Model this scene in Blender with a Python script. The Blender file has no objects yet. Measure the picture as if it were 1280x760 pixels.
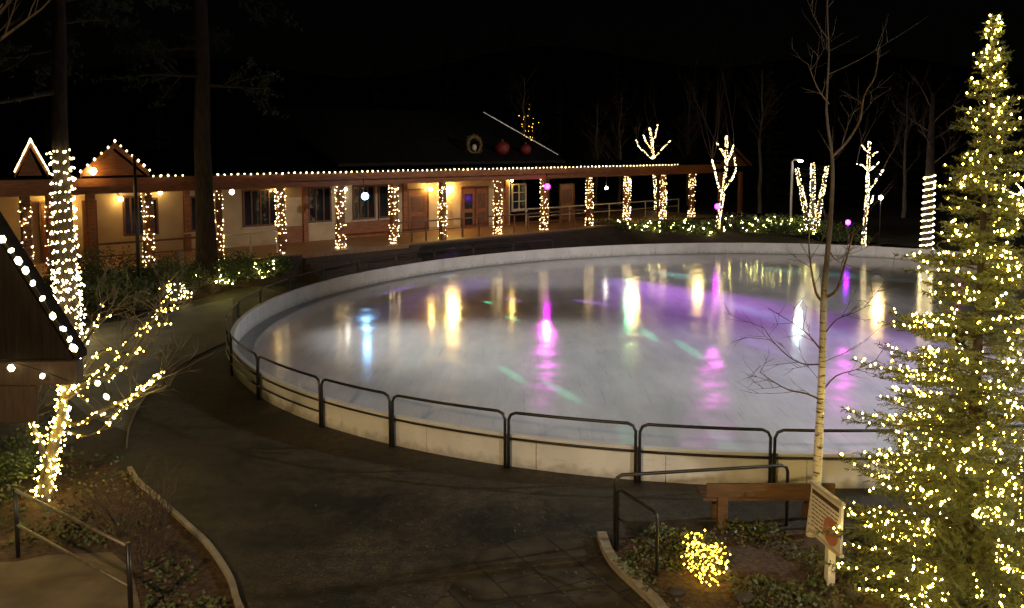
import bpy, bmesh, math, random
from mathutils import Vector, Matrix, Quaternion
R = math.radians
rng = random.Random(11)
S = bpy.context.scene
COL = S.collection

# ------------------------------------------------------------------ camera
F, H, PITCH = 1108.0, 5.4, 5.0
CY = 185 + F * math.tan(R(PITCH))
cam = bpy.data.cameras.new('camera'); co = bpy.data.objects.new('camera', cam); COL.objects.link(co)
co.location = (0, 0, H); co.rotation_euler = (R(90 - PITCH), 0, 0)
cam.sensor_width = 36; cam.lens = 36 * F / 1280; cam.shift_y = -(380 - CY) / 1280
cam.clip_start = .1; cam.clip_end = 2000
S.camera = co

def ray(px, py):
    a = R(PITCH); xc = (px - 640) / F; yc = (CY - py) / F
    return Vector((xc, math.cos(a) + yc * math.sin(a), -math.sin(a) + yc * math.cos(a)))
def gp(px, py, z=0.0):                      # where a photo point meets the level z
    d = ray(px, py); t = (z - H) / d.z
    return Vector((d.x * t, d.y * t, z))
def at(px, py, Y):                          # a photo point at depth Y
    d = ray(px, py); t = Y / d.y
    return Vector((d.x * t, Y, H + d.z * t))

# ------------------------------------------------------------------ materials
def nodes(name):
    m = bpy.data.materials.new(name); m.use_nodes = True
    return m, m.node_tree, m.node_tree.nodes['Principled BSDF']
def mat(name, c1, c2=None, scale=4, rough=.6, rough2=None, bump=0, bscale=None, spec=.5, metal=0, stretch=None, detail=6, lo=.35, hi=.65):
    m, t, b = nodes(name); n = t.nodes; L = t.links
    b.inputs['Roughness'].default_value = rough; b.inputs['Metallic'].default_value = metal
    b.inputs['Specular IOR Level'].default_value = spec
    if c2 is None: c2 = tuple(x * .7 for x in c1)
    tc = n.new('ShaderNodeTexCoord'); mp = n.new('ShaderNodeMapping')
    L.new(tc.outputs['Object'], mp.inputs[0])
    if stretch: mp.inputs['Scale'].default_value = stretch
    nz = n.new('ShaderNodeTexNoise'); nz.inputs['Scale'].default_value = scale; nz.inputs['Detail'].default_value = detail
    L.new(mp.outputs[0], nz.inputs['Vector'])
    rp = n.new('ShaderNodeValToRGB'); rp.color_ramp.elements[0].position = lo; rp.color_ramp.elements[1].position = hi
    rp.color_ramp.elements[0].color = (*c1, 1); rp.color_ramp.elements[1].color = (*c2, 1)
    L.new(nz.outputs['Fac'], rp.inputs[0]); L.new(rp.outputs[0], b.inputs['Base Color'])
    if rough2 is not None:
        mr = n.new('ShaderNodeMapRange'); mr.inputs['From Min'].default_value = lo; mr.inputs['From Max'].default_value = hi
        mr.inputs['To Min'].default_value = rough; mr.inputs['To Max'].default_value = rough2
        L.new(nz.outputs['Fac'], mr.inputs[0]); L.new(mr.outputs[0], b.inputs['Roughness'])
    if bump:
        n2 = n.new('ShaderNodeTexNoise'); n2.inputs['Scale'].default_value = bscale or scale * 6; n2.inputs['Detail'].default_value = 5
        L.new(mp.outputs[0], n2.inputs['Vector'])
        bp = n.new('ShaderNodeBump'); bp.inputs['Strength'].default_value = bump; bp.inputs['Distance'].default_value = .02
        L.new(n2.outputs['Fac'], bp.inputs['Height']); L.new(bp.outputs[0], b.inputs['Normal'])
    return m
def glow(name, c, s):
    m, t, b = nodes(name)
    b.inputs['Base Color'].default_value = (.8, .8, .8, 1)
    b.inputs['Emission Color'].default_value = (*c, 1); b.inputs['Emission Strength'].default_value = s
    return m

M = {}
M['soil'] = mat('soil', (.022, .016, .01), (.05, .036, .022), 3, .9, bump=.6)
M['mulch'] = mat('mulch', (.03, .017, .009), (.09, .05, .026), 14, .9, bump=1, bscale=30)
M['earth'] = mat('earth', (.012, .01, .007), (.03, .022, .014), 2, .95, bump=.8)
M['concrete'] = mat('concrete', (.14, .145, .125), (.21, .205, .175), 1.4, .7, bump=.15, bscale=40)
M['landing'] = mat('landing_stone', (.1, .075, .045), (.17, .125, .07), 2, .8, bump=.3)
M['kerb'] = mat('kerb_stone', (.22, .19, .14), (.32, .28, .2), 5, .8, bump=.3)
M['board'] = mat('rink_board_plastic', (.66, .65, .62), (.78, .77, .74), 1.6, .38, bump=.04, bscale=9)
t = M['board'].node_tree; n = t.nodes; L = t.links; b = n['Principled BSDF']; old = b.inputs['Base Color'].links[0].from_socket    # grime along the foot, scuffs
tc = n.new('ShaderNodeTexCoord'); sx = n.new('ShaderNodeSeparateXYZ'); L.new(tc.outputs['Object'], sx.inputs[0])
k1 = n.new('ShaderNodeTexNoise'); k1.inputs['Scale'].default_value = 7; k1.inputs['Detail'].default_value = 6; L.new(tc.outputs['Object'], k1.inputs['Vector'])
ad = n.new('ShaderNodeMath'); ad.operation = 'MULTIPLY_ADD'; ad.inputs[1].default_value = -.35; L.new(k1.outputs['Fac'], ad.inputs[0]); L.new(sx.outputs['Z'], ad.inputs[2])
mr = n.new('ShaderNodeMapRange'); mr.inputs['From Min'].default_value = -.16; mr.inputs['From Max'].default_value = .0; mr.inputs['To Min'].default_value = .5; mr.inputs['To Max'].default_value = 0; L.new(ad.outputs[0], mr.inputs[0])
k2 = n.new('ShaderNodeTexNoise'); k2.inputs['Scale'].default_value = 3; k2.inputs['Detail'].default_value = 8; mp = n.new('ShaderNodeMapping'); mp.inputs['Scale'].default_value = (1, 1, 7); L.new(tc.outputs['Object'], mp.inputs[0]); L.new(mp.outputs[0], k2.inputs['Vector'])
m3 = n.new('ShaderNodeMapRange'); m3.inputs['From Min'].default_value = .6; m3.inputs['From Max'].default_value = .72; m3.inputs['To Max'].default_value = .22; L.new(k2.outputs['Fac'], m3.inputs[0])
mxm = n.new('ShaderNodeMath'); mxm.operation = 'MAXIMUM'; L.new(mr.outputs[0], mxm.inputs[0]); L.new(m3.outputs[0], mxm.inputs[1])
mg = n.new('ShaderNodeMix'); mg.data_type = 'RGBA'; L.new(mxm.outputs[0], mg.inputs[0]); L.new(old, mg.inputs[6]); mg.inputs[7].default_value = (.2, .16, .11, 1); L.new(mg.outputs[2], b.inputs['Base Color'])
M['cap'] = mat('board_cap', (.66, .65, .63), (.74, .73, .71), 3, .4)
M['edge'] = mat('rink_edge', (.26, .27, .28), (.4, .42, .43), 2.2, .4, .6)
M['black'] = mat('black_painted_steel', (.012, .012, .012), (.025, .024, .022), 8, .38)
M['pipe'] = mat('worn_steel_pipe', (.1, .085, .06), (.2, .17, .12), 9, .45, metal=.3)
M['orange_wood'] = mat('stained_wood', (.33, .12, .035), (.2, .07, .02), 3, .5, stretch=(1, 1, 6), bump=.2)
M['brown_wood'] = mat('brown_wood', (.17, .075, .03), (.1, .045, .02), 3, .55, stretch=(6, 1, 1), bump=.2)
M['dark_wood'] = mat('dark_stained_boards', (.008, .006, .005), (.018, .012, .009), 3, .85, spec=.15, stretch=(9, 1, .5), bump=.4)
M['deck'] = mat('deck_boards', (.3, .16, .07), (.2, .1, .045), 2.5, .5, stretch=(1, 8, 1), bump=.2)
M['cream'] = mat('cream_render', (.6, .47, .28), (.5, .38, .22), 1.5, .85, bump=.2, bscale=25)
M['trim'] = mat('pale_trim', (.55, .5, .4), (.45, .4, .3), 3, .6)
M['roof'] = mat('dark_roof_shingle', (.006, .0055, .005), (.016, .013, .011), 2.5, .95, spec=.08, stretch=(1, 1, 5), bump=.6, bscale=20)
M['glass'] = mat('dark_glass', (.012, .014, .018), (.02, .022, .026), 2, .08)
M['bark'] = mat('pine_bark', (.022, .015, .009), (.055, .036, .022), 5, .95, stretch=(2, 2, .5), bump=1, bscale=14)
M['greybark'] = mat('grey_bark', (.1, .085, .065), (.17, .145, .11), 6, .9, bump=.6)
M['twig'] = mat('bare_twigs', (.06, .04, .028), (.1, .07, .045), 8, .9)
M['needle'] = mat('conifer_needles', (.06, .075, .018), (.11, .12, .03), 3, .6)
M['darkneedle'] = mat('dark_pine_needles', (.022, .032, .012), (.045, .055, .022), 2, .7)
M['leaf'] = mat('shrub_leaves', (.04, .075, .018), (.09, .12, .035), 5, .5)
M['dryleaf'] = mat('leaf_litter', (.07, .05, .02), (.12, .12, .05), 7, .8)
M['rock'] = mat('rock', (.03, .027, .02), (.075, .065, .05), 4, .9, bump=.8)
M['bench'] = mat('weathered_bench_wood', (.15, .075, .03), (.08, .045, .02), 3, .6, stretch=(1, 7, 7), bump=.4, bscale=20)
M['step'] = mat('dark_timber_steps', (.045, .03, .02), (.07, .045, .028), 3, .8, stretch=(6, 1, 1))
M['white'] = mat('white_paint', (.74, .71, .66), (.62, .59, .54), 3, .5)
M['red'] = mat('faded_red_paint', (.42, .15, .1), (.5, .2, .14), 3, .5)
M['redball'] = mat('red_fabric', (.2, .015, .012), (.13, .01, .01), 3, .6)
M['ink'] = mat('dark_print', (.05, .025, .02), (.07, .035, .025), 3, .7)
M['wire'] = mat('light_wire', (.015, .02, .012), (.02, .028, .016), 8, .6)
M['garland'] = mat('garland', (.07, .06, .02), (.2, .12, .03), 12, .8)
# birch
m, t, b = nodes('birch_bark'); n = t.nodes; L = t.links
tc = n.new('ShaderNodeTexCoord'); mp = n.new('ShaderNodeMapping'); mp.inputs['Scale'].default_value = (2, 2, 9); L.new(tc.outputs['Object'], mp.inputs[0])
nz = n.new('ShaderNodeTexNoise'); nz.inputs['Scale'].default_value = 4; nz.inputs['Detail'].default_value = 4; L.new(mp.outputs[0], nz.inputs['Vector'])
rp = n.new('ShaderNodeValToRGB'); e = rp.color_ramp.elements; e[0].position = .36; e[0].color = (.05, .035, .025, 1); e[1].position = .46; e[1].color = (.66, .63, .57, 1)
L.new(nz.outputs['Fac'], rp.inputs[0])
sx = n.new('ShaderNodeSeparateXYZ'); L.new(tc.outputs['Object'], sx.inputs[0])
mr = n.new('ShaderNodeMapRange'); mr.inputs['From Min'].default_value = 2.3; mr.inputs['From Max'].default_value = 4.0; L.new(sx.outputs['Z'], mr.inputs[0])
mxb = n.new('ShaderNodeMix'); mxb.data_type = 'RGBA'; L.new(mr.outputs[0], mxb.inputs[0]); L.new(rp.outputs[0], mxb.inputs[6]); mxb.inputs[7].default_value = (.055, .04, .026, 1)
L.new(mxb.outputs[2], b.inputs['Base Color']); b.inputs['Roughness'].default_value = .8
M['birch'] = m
# plaza: damp, stained asphalt and worn concrete
m, t, b = nodes('damp_plaza'); n = t.nodes; L = t.links
tc = n.new('ShaderNodeTexCoord')
def noise(s, d, r=.6):
    k = n.new('ShaderNodeTexNoise'); k.inputs['Scale'].default_value = s; k.inputs['Detail'].default_value = d; k.inputs['Roughness'].default_value = r
    L.new(tc.outputs['Object'], k.inputs['Vector']); return k
n1 = noise(.35, 8, .65); n2 = noise(5, 8, .7); n3 = noise(60, 3)
r1 = n.new('ShaderNodeValToRGB'); e = r1.color_ramp.elements; e[0].position = .4; e[0].color = (.017, .018, .016, 1); e[1].position = .6; e[1].color = (.066, .053, .034, 1)
L.new(n1.outputs['Fac'], r1.inputs[0])
r2 = n.new('ShaderNodeValToRGB'); e = r2.color_ramp.elements; e[0].position = .33; e[0].color = (.35, .35, .35, 1); e[1].position = .7; e[1].color = (1.5, 1.45, 1.35, 1)
L.new(n2.outputs['Fac'], r2.inputs[0])
mx = n.new('ShaderNodeMix'); mx.data_type = 'RGBA'; mx.blend_type = 'MULTIPLY'; mx.inputs[0].default_value = 1
L.new(r1.outputs[0], mx.inputs[6]); L.new(r2.outputs[0], mx.inputs[7]); n4 = noise(26, 5, .75)
r4 = n.new('ShaderNodeValToRGB'); e = r4.color_ramp.elements; e[0].position = .38; e[0].color = (.45, .45, .45, 1); e[1].position = .68; e[1].color = (1.7, 1.68, 1.6, 1)
L.new(n4.outputs['Fac'], r4.inputs[0]); mx4 = n.new('ShaderNodeMix'); mx4.data_type = 'RGBA'; mx4.blend_type = 'MULTIPLY'; mx4.inputs[0].default_value = 1
L.new(mx.outputs[2], mx4.inputs[6]); L.new(r4.outputs[0], mx4.inputs[7]); L.new(mx4.outputs[2], b.inputs['Base Color'])
rr = n.new('ShaderNodeMapRange'); rr.inputs['From Min'].default_value = .35; rr.inputs['From Max'].default_value = .65; rr.inputs['To Min'].default_value = .45; rr.inputs['To Max'].default_value = .85
L.new(n1.outputs['Fac'], rr.inputs[0]); L.new(rr.outputs[0], b.inputs['Roughness'])
bp = n.new('ShaderNodeBump'); bp.inputs['Strength'].default_value = .9; bp.inputs['Distance'].default_value = .012
L.new(n3.outputs['Fac'], bp.inputs['Height']); L.new(bp.outputs[0], b.inputs['Normal'])
M['plaza'] = m
# paving slabs
m, t, b = nodes('paving_slabs'); n = t.nodes; L = t.links
tc = n.new('ShaderNodeTexCoord'); br = n.new('ShaderNodeTexBrick'); br.inputs['Scale'].default_value = 1
br.inputs['Brick Width'].default_value = .9; br.inputs['Row Height'].default_value = .6; br.inputs['Mortar Size'].default_value = .018
br.inputs['Color1'].default_value = (.06, .046, .026, 1); br.inputs['Color2'].default_value = (.045, .036, .021, 1); br.inputs['Mortar'].default_value = (.022, .017, .011, 1)
mp = n.new('ShaderNodeMapping'); mp.inputs['Rotation'].default_value = (0, 0, R(62)); L.new(tc.outputs['Object'], mp.inputs[0]); L.new(mp.outputs[0], br.inputs['Vector'])
k = n.new('ShaderNodeTexNoise'); k.inputs['Scale'].default_value = 3; k.inputs['Detail'].default_value = 8; L.new(tc.outputs['Object'], k.inputs['Vector'])
r2 = n.new('ShaderNodeValToRGB'); e = r2.color_ramp.elements; e[0].position = .35; e[0].color = (.4, .4, .4, 1); e[1].position = .7; e[1].color = (1.3, 1.3, 1.2, 1)
L.new(k.outputs['Fac'], r2.inputs[0])
mx = n.new('ShaderNodeMix'); mx.data_type = 'RGBA'; mx.blend_type = 'MULTIPLY'; mx.inputs[0].default_value = 1
L.new(br.outputs['Color'], mx.inputs[6]); L.new(r2.outputs[0], mx.inputs[7]); L.new(mx.outputs[2], b.inputs['Base Color']); b.inputs['Roughness'].default_value = .75
bp = n.new('ShaderNodeBump'); bp.inputs['Strength'].default_value = .6; bp.inputs['Distance'].default_value = .012; bp.invert = True
L.new(br.outputs['Fac'], bp.inputs['Height']); L.new(bp.outputs[0], b.inputs['Normal'])
M['slabs'] = m
# ice: skated, scratched, part wet
m, t, b = nodes('skated_ice'); n = t.nodes; L = t.links
tc = n.new('ShaderNodeTexCoord')
def nz_(s, d, st=None, r=.6):
    k = n.new('ShaderNodeTexNoise'); k.inputs['Scale'].default_value = s; k.inputs['Detail'].default_value = d; k.inputs['Roughness'].default_value = r
    mp = n.new('ShaderNodeMapping'); L.new(tc.outputs['Object'], mp.inputs[0])
    if st: mp.inputs['Scale'].default_value = st[0]; mp.inputs['Rotation'].default_value = (0, 0, st[1])
    L.new(mp.outputs[0], k.inputs['Vector']); return k
a1 = nz_(.22, 7); a2 = nz_(2.2, 6, ((1, .25, 1), R(-42)))
r1 = n.new('ShaderNodeValToRGB'); e = r1.color_ramp.elements; e[0].position = .36; e[0].color = (.66, .67, .7, 1); e[1].position = .62; e[1].color = (.82, .82, .85, 1)
L.new(a1.outputs['Fac'], r1.inputs[0])
r2 = n.new('ShaderNodeValToRGB'); e = r2.color_ramp.elements; e[0].position = .35; e[0].color = (.86, .86, .86, 1); e[1].position = .65; e[1].color = (1, 1, 1, 1)
L.new(a2.outputs['Fac'], r2.inputs[0])
mx = n.new('ShaderNodeMix'); mx.data_type = 'RGBA'; mx.blend_type = 'MULTIPLY'; mx.inputs[0].default_value = 1
L.new(r1.outputs[0], mx.inputs[6]); L.new(r2.outputs[0], mx.inputs[7]); last = mx.outputs[2]
for rot_, st_, sc_ in ((25, .03, 16), (-38, .025, 22), (80, .03, 18)):     # skate cuts
    sk_ = nz_(sc_, 3, ((1, st_, 1), R(rot_)), .7)
    rs = n.new('ShaderNodeValToRGB'); e = rs.color_ramp.elements; e[0].position = .64; e[0].color = (1,1,1,1); e[1].position = .70; e[1].color = (.72,.74,.78,1)
    L.new(sk_.outputs['Fac'], rs.inputs[0])
    m2 = n.new('ShaderNodeMix'); m2.data_type = 'RGBA'; m2.blend_type = 'MULTIPLY'; m2.inputs[0].default_value = .8
    L.new(last, m2.inputs[6]); L.new(rs.outputs[0], m2.inputs[7]); last = m2.outputs[2]
L.new(last, b.inputs['Base Color'])
a3 = nz_(1.1, 6)
rr = n.new('ShaderNodeMapRange'); rr.inputs['From Min'].default_value = .35; rr.inputs['From Max'].default_value = .65; rr.inputs['To Min'].default_value = .08; rr.inputs['To Max'].default_value = .17
L.new(a3.outputs['Fac'], rr.inputs[0]); L.new(rr.outputs[0], b.inputs['Roughness'])
b.inputs['IOR'].default_value = 1.5
a4 = nz_(9, 4)
bp = n.new('ShaderNodeBump'); bp.inputs['Strength'].default_value = .1; bp.inputs['Distance'].default_value = .01
L.new(a4.outputs['Fac'], bp.inputs['Height']); L.new(bp.outputs[0], b.inputs['Normal'])
M['ice'] = m

WARM = (1, .76, .36)
M['bulb'] = glow('warm_bulb', (1, .68, .1), 60)
M['bulb_far'] = glow('warm_bulb_far', (1, .78, .36), 17)
M['bulb_tree'] = glow('warm_tree_bulb', (1, .77, .34), 18)
M['bulb_big'] = glow('large_warm_bulb', (1, .8, .4), 8)
M['bulb_gold'] = glow('gold_bulb', (1, .58, .035), 20)
M['bulb_hedge'] = glow('hedge_bulb', (.95, .8, .2), 110)
M['bulb_near'] = glow('warm_near_bulb', (1, .66, .12), 40)
M['sconce_dim'] = glow('dim_wall_lamp', (1, .66, .22), 45)
M['globe'] = glow('globe_lamp', (1, .93, .78), 40)
M['sconce'] = glow('wall_lamp', (1, .62, .16), 130)
M['magenta'] = glow('magenta_lamp', (.9, .009, 1), 38)
M['violet'] = glow('violet_lamp', (.33, .01, 1), 45)
M['pink'] = glow('pink_lamp', (1, .02, .45), 25)
M['blue'] = glow('blue_white_lamp', (.18, .5, 1), 60)
M['strip'] = glow('white_light_strip', (1, .9, .75), 1.0)

# ------------------------------------------------------------------ mesh builder
ICO = {}
for sub in (1, 2):
    bm = bmesh.new(); bmesh.ops.create_icosphere(bm, subdivisions=sub, radius=1)
    bm.verts.index_update(); ICO[sub] = ([v.co.copy() for v in bm.verts], [tuple(v.index for v in f.verts) for f in bm.faces]); bm.free()
ICO[0] = ([Vector(p) for p in ((1,0,0),(0,1,0),(-1,0,0),(0,-1,0),(0,0,1),(0,0,-1))],
          [(0,1,4),(1,2,4),(2,3,4),(3,0,4),(1,0,5),(2,1,5),(3,2,5),(0,3,5)])
ORG = {}
class MB:
    def __init__(s): s.v = []; s.f = []; s.mi = []; s.cur = 0; s.sm = []
    def add(s, vs, fs, smooth=False):
        k = len(s.v); s.v += [tuple(p) for p in vs]
        for f in fs: s.f.append(tuple(i + k for i in f)); s.mi.append(s.cur); s.sm.append(smooth)
    def hexa(s, p):                          # 8 corners: bottom ring then top ring
        s.add(p, [(3,2,1,0),(4,5,6,7),(0,1,5,4),(1,2,6,5),(2,3,7,6),(3,0,4,7)])
    def box(s, a, b):
        x0,y0,z0 = a; x1,y1,z1 = b
        s.hexa([(x0,y0,z0),(x1,y0,z0),(x1,y1,z0),(x0,y1,z0),(x0,y0,z1),(x1,y0,z1),(x1,y1,z1),(x0,y1,z1)])
    def tube(s, pts, rad, n=8, cap=True):
        pts = [Vector(p) for p in pts]
        if not hasattr(rad, '__len__'): rad = [rad] * len(pts)
        k = len(s.v); ref = None; vs = []
        for i, p in enumerate(pts):
            d = (pts[min(i+1, len(pts)-1)] - pts[max(i-1, 0)])
            if d.length < 1e-9: d = Vector((0,0,1))
            d.normalize()
            if ref is None: ref = Vector((1,0,0)) if abs(d.x) < .8 else Vector((0,1,0))
            a = (ref - d * ref.dot(d)); a.normalize(); bb = d.cross(a); ref = a
            for j in range(n):
                th = 2*math.pi*j/n
                vs.append(p + (a*math.cos(th) + bb*math.sin(th)) * rad[i])
        fs = []
        for i in range(len(pts)-1):
            for j in range(n):
                fs.append((i*n+j, i*n+(j+1)%n, (i+1)*n+(j+1)%n, (i+1)*n+j))
        if cap: fs.append(tuple(range(n-1,-1,-1))); fs.append(tuple((len(pts)-1)*n+j for j in range(n)))
        s.add(vs, fs, True)
    def ball(s, c, r, sub=1, sc=(1,1,1)):
        V, Fc = ICO[sub]; c = Vector(c)
        s.add([c + Vector((p.x*sc[0], p.y*sc[1], p.z*sc[2]))*r for p in V], Fc, True)
    def build(s, name, mats, parent=None):
        me = bpy.data.meshes.new(name)
        o3 = ORG.get(parent.name, (0,0,0)) if parent else (0,0,0)
        ox,oy,oz = o3
        me.from_pydata([(x-ox,y-oy,z-oz) for x,y,z in s.v], [], s.f); 
        for mm in (mats if isinstance(mats, (list,tuple)) else [mats]): me.materials.append(M[mm])
        me.polygons.foreach_set('material_index', s.mi); me.polygons.foreach_set('use_smooth', s.sm); me.update()
        o = bpy.data.objects.new(name, me); COL.objects.link(o)
        if parent: o.parent = parent; ORG[o.name] = o3
        return o
    def solo(s, name, mats, label, cat, group=None, kind=None, base=None):
        """one-mesh thing, its origin at its base"""
        if base is None:
            n = len(s.v); base = (sum(p[0] for p in s.v)/n, sum(p[1] for p in s.v)/n, min(p[2] for p in s.v))
        s.v = [(x-base[0], y-base[1], z-base[2]) for x,y,z in s.v]
        o = s.build(name, mats); o.location = base; ORG[o.name] = tuple(base)
        tag(o, label, cat, group, kind); return o
def tag(o, label=None, cat=None, group=None, kind=None):
    if label: o['label'] = label
    if cat: o['category'] = cat
    if group: o['group'] = group
    if kind: o['kind'] = kind
def thing(name, loc, label, cat, group=None):
    o = bpy.data.objects.new(name, None); COL.objects.link(o); o.location = loc; o.empty_display_size = .2
    ORG[o.name] = tuple(loc); tag(o, label, cat, group); return o
def structure(name, mb, mats):
    o = mb.build(name, mats); o['kind'] = 'structure'; return o
BULBS = {}
def bulbs(parent, pts, r, matname, limit=100, sub=1):
    """individual bulbs under their string; past the limit the rest is one part"""
    pts = [Vector(p) for p in pts]; o3 = Vector(ORG[parent.name])
    near = sorted(range(len(pts)), key=lambda i: (pts[i] - Vector((0,0,H))).length)
    first, rest = near[:limit], near[limit:]
    key = (round(r,4), matname, sub)
    if key not in BULBS:
        mb = MB(); mb.ball((0,0,0), r, sub, (1,1,1.35)); o = mb.build('bulb', matname); BULBS[key] = o.data
        bpy.data.objects.remove(o)
    for i in first:
        o = bpy.data.objects.new('bulb', BULBS[key]); COL.objects.link(o); o.parent = parent; o.location = pts[i] - o3; o.scale = (rng.uniform(.75,1.25),)*3; o.rotation_euler = (rng.uniform(-.9,.9), rng.uniform(-.9,.9), 0)
    if rest:
        mb = MB()
        for i in rest: mb.ball(pts[i], r*rng.uniform(.8,1.15), 0, (1,1,1.3))
        mb.build('bulb', matname, parent)['kind'] = 'stuff'
def string_mesh(path, pts, r, matname, label, group=None, cat='string lights', wire=.006):
    """far string lights: too small to show parts, one mesh of wire and bulbs"""
    mb = MB()
    if path: mb.tube(path, wire, 4)
    mb.cur = 1
    for p in pts: mb.ball(p, r*rng.uniform(.8,1.2), 0, (1,1,1.2))
    return mb.solo('string_lights', ['wire', matname], label, cat, group)

# ------------------------------------------------------------------ ground, plaza, rink
C0 = Vector((8.25, 29.45)); EA, EB = 17.3, 14.35
E1 = Vector((.7486, .663)); E2 = Vector((-.663, .7486))
def ell(ph, off=0, z=0):
    p = C0 + E1*((EA+off)*math.cos(ph)) + E2*((EB+off)*math.sin(ph)); return Vector((p.x, p.y, z))
def phi_of(p):
    d = Vector((p[0], p[1])) - C0; return math.atan2(d.dot(E2)/EB, d.dot(E1)/EA)
B0 = Vector((-9.46, 35.9)); U = Vector((.7239, .6899)); N = Vector((-.6899, .7239))
def W(t, n, z): p = B0 + U*t + N*n; return Vector((p.x, p.y, z))
def wt(px, n=0.0):                           # distance along the walkway at photo column px
    k = (px-640)/F; b = B0 + N*n
    return (k*b.y - b.x) / (U.x - k*U.y)
def tbox(mb, t0,t1,n0,n1,z0,z1):
    mb.hexa([W(t0,n0,z0),W(t1,n0,z0),W(t1,n1,z0),W(t0,n1,z0),W(t0,n0,z1),W(t1,n0,z1),W(t1,n1,z1),W(t0,n1,z1)])
def sheet(pts, mb=None):
    mb = mb or MB(); mb.add(pts, [tuple(range(len(pts)))]); return mb

g = MB(); K = 900
g.add([(-K,-K,-.03),(K,-K,-.03),(K,K,-.03),(-K,K,-.03)], [(0,1,2,3)]); structure('ground', g, 'soil')
structure('plaza', sheet([Vector((-40,-6,0)),Vector((48,-6,0)),Vector((48,62,0)),Vector((-40,62,0))]), 'plaza')
# forest hillside far behind
hl = MB(); cols = 40; rows = 8; vs = []; fs = []
for j in range(rows):
    for i in range(cols):
        x = -200+400*i/(cols-1); y = 78+170*j/(rows-1)
        z = -1 + 30*(j/(rows-1))**1.3 + 3*math.sin(i*.7)*(j/(rows-1)) + 2*math.sin(i*.31+j)*(j>0)
        vs.append((x,y,z))
for j in range(rows-1):
    for i in range(cols-1): fs.append((j*cols+i, j*cols+i+1, (j+1)*cols+i+1, (j+1)*cols+i))
hl.add(vs, fs, True); structure('hill', hl, 'earth')
NP = 160
ice = MB(); ice.add([ell(2*math.pi*i/NP, -.5, .03) for i in range(NP)], [tuple(range(NP))]); structure('ice', ice, 'ice')
ed = MB(); vs = []
for i in range(NP): vs += [ell(2*math.pi*i/NP, -.52, .026), ell(2*math.pi*i/NP, 0, .026)]
ed.add(vs, [(2*i, 2*i+1, (2*i+3)%(2*NP), (2*i+2)%(2*NP)) for i in range(NP)]); structure('rink_edge_path', ed, 'edge')
# dasher boards
BH = .53
rw = thing('rink_wall', (C0.x, C0.y, 0), 'low white oval board wall enclosing the skating ice', 'rink wall')
NPAN = 44
for k in range(NPAN):
    pb = MB(); vs = []; m_ = 5
    a0, a1 = 2*math.pi*k/NPAN, 2*math.pi*(k+1)/NPAN; gap = .0004
    for i in range(m_+1):
        a = a0+gap + (a1-a0-2*gap)*i/m_
        for off, z in ((.04,0),(.04,BH),(-.04,BH),(-.04,0)): vs.append(ell(a, off, z))
    fs = [(0,1,2,3), tuple(m_*4+j for j in (3,2,1,0))]
    for i in range(m_):
        for j in range(4): fs.append((i*4+j, (i+1)*4+j, (i+1)*4+(j+1)%4, i*4+(j+1)%4))
    pb.add(vs, fs); pb.build('wall_panel', 'board', rw)
cp = MB(); vs = []
for i in range(NP):
    for off, z in ((.055,BH+.002),(.055,BH+.032),(-.055,BH+.032),(-.055,BH+.002)): vs.append(ell(2*math.pi*i/NP, off, z))
fs = []
for i in range(NP):
    for j in range(4): q = (i+1)%NP; fs.append((i*4+j, q*4+j, q*4+(j+1)%4, i*4+(j+1)%4))
cp.add(vs, fs); cp.build('top_cap', 'cap', rw)
# steel railing outside the boards
arc = []; acc = 0; NA = 3000; prev = None
for i in range(NA+1):
    a = 2*math.pi*i/NA; p = ell(a, .13)
    if prev is not None: acc += (p-prev).length
    arc.append(acc); prev = p
def ph_at(s):
    s %= acc; lo, hi = 0, NA
    while hi-lo > 1:
        mid = (lo+hi)//2
        if arc[mid] <= s: lo = mid
        else: hi = mid
    return 2*math.pi*(lo + (s-arc[lo])/(arc[lo+1]-arc[lo]))/NA
def s_of(p):
    a = phi_of(p) % (2*math.pi); return arc[int(a/(2*math.pi)*NA)]
rl = thing('rink_railing', (gp(640,581).x, gp(640,581).y, 0), 'black tubular steel railing in rounded panels along the outside of the white boards', 'railing')
marks = [s_of(gp(*q)) for q in ((1118,604),(965,606),(800,600),(640,581),(497,556),(393,537),(320,500))]
posts = list(marks)
sgn = -1 if marks[1] < marks[0] else 1
s = marks[-1]; end_s = s_of(gp(560,338))
for k in range(12):
    s += sgn*2.35; posts.append(s)
s = marks[0]
pre = []
for k in range(5): s -= sgn*2.3; pre.append(s)
posts = pre[::-1] + posts
def rail_panel(s0, s1, kick=False):
    d = s1-s0; g_ = .034*(1 if d > 0 else -1); s0 += g_; s1 -= g_; top = .97
    def P(f, z): q = ell(ph_at(s0+(s1-s0)*f), .13); return (q.x, q.y, z)
    L_ = abs(s1-s0); c = .13
    pts = [P(0,0), P(0,.5), P(0,top-c), P(.3*c/L_, top-.3*c), P(c/L_, top)]
    pts += [P(f, top) for f in (.2,.35,.5,.65,.8)]
    pts += [P(1-c/L_, top), P(1-.3*c/L_, top-.3*c), P(1,top-c), P(1,.5), P(1,0)]
    a = MB(); a.tube(pts, .026, 8); fr = a.build('rail_frame', 'black', rl)
    b_ = MB(); b_.tube([P(f, .52) for f in (0,.2,.4,.6,.8,1)], .02, 6); b_.build('mid_rail', 'black', fr)
    if kick:
        b_ = MB(); b_.tube([P(f, .3) for f in (0,.2,.4,.6,.8,1)], .02, 6); b_.build('low_rail', 'black', fr)
for k in range(len(posts)-1): rail_panel(posts[k], posts[k+1], kick=(len(pre)+5 <= k <= len(pre)+8))

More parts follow.
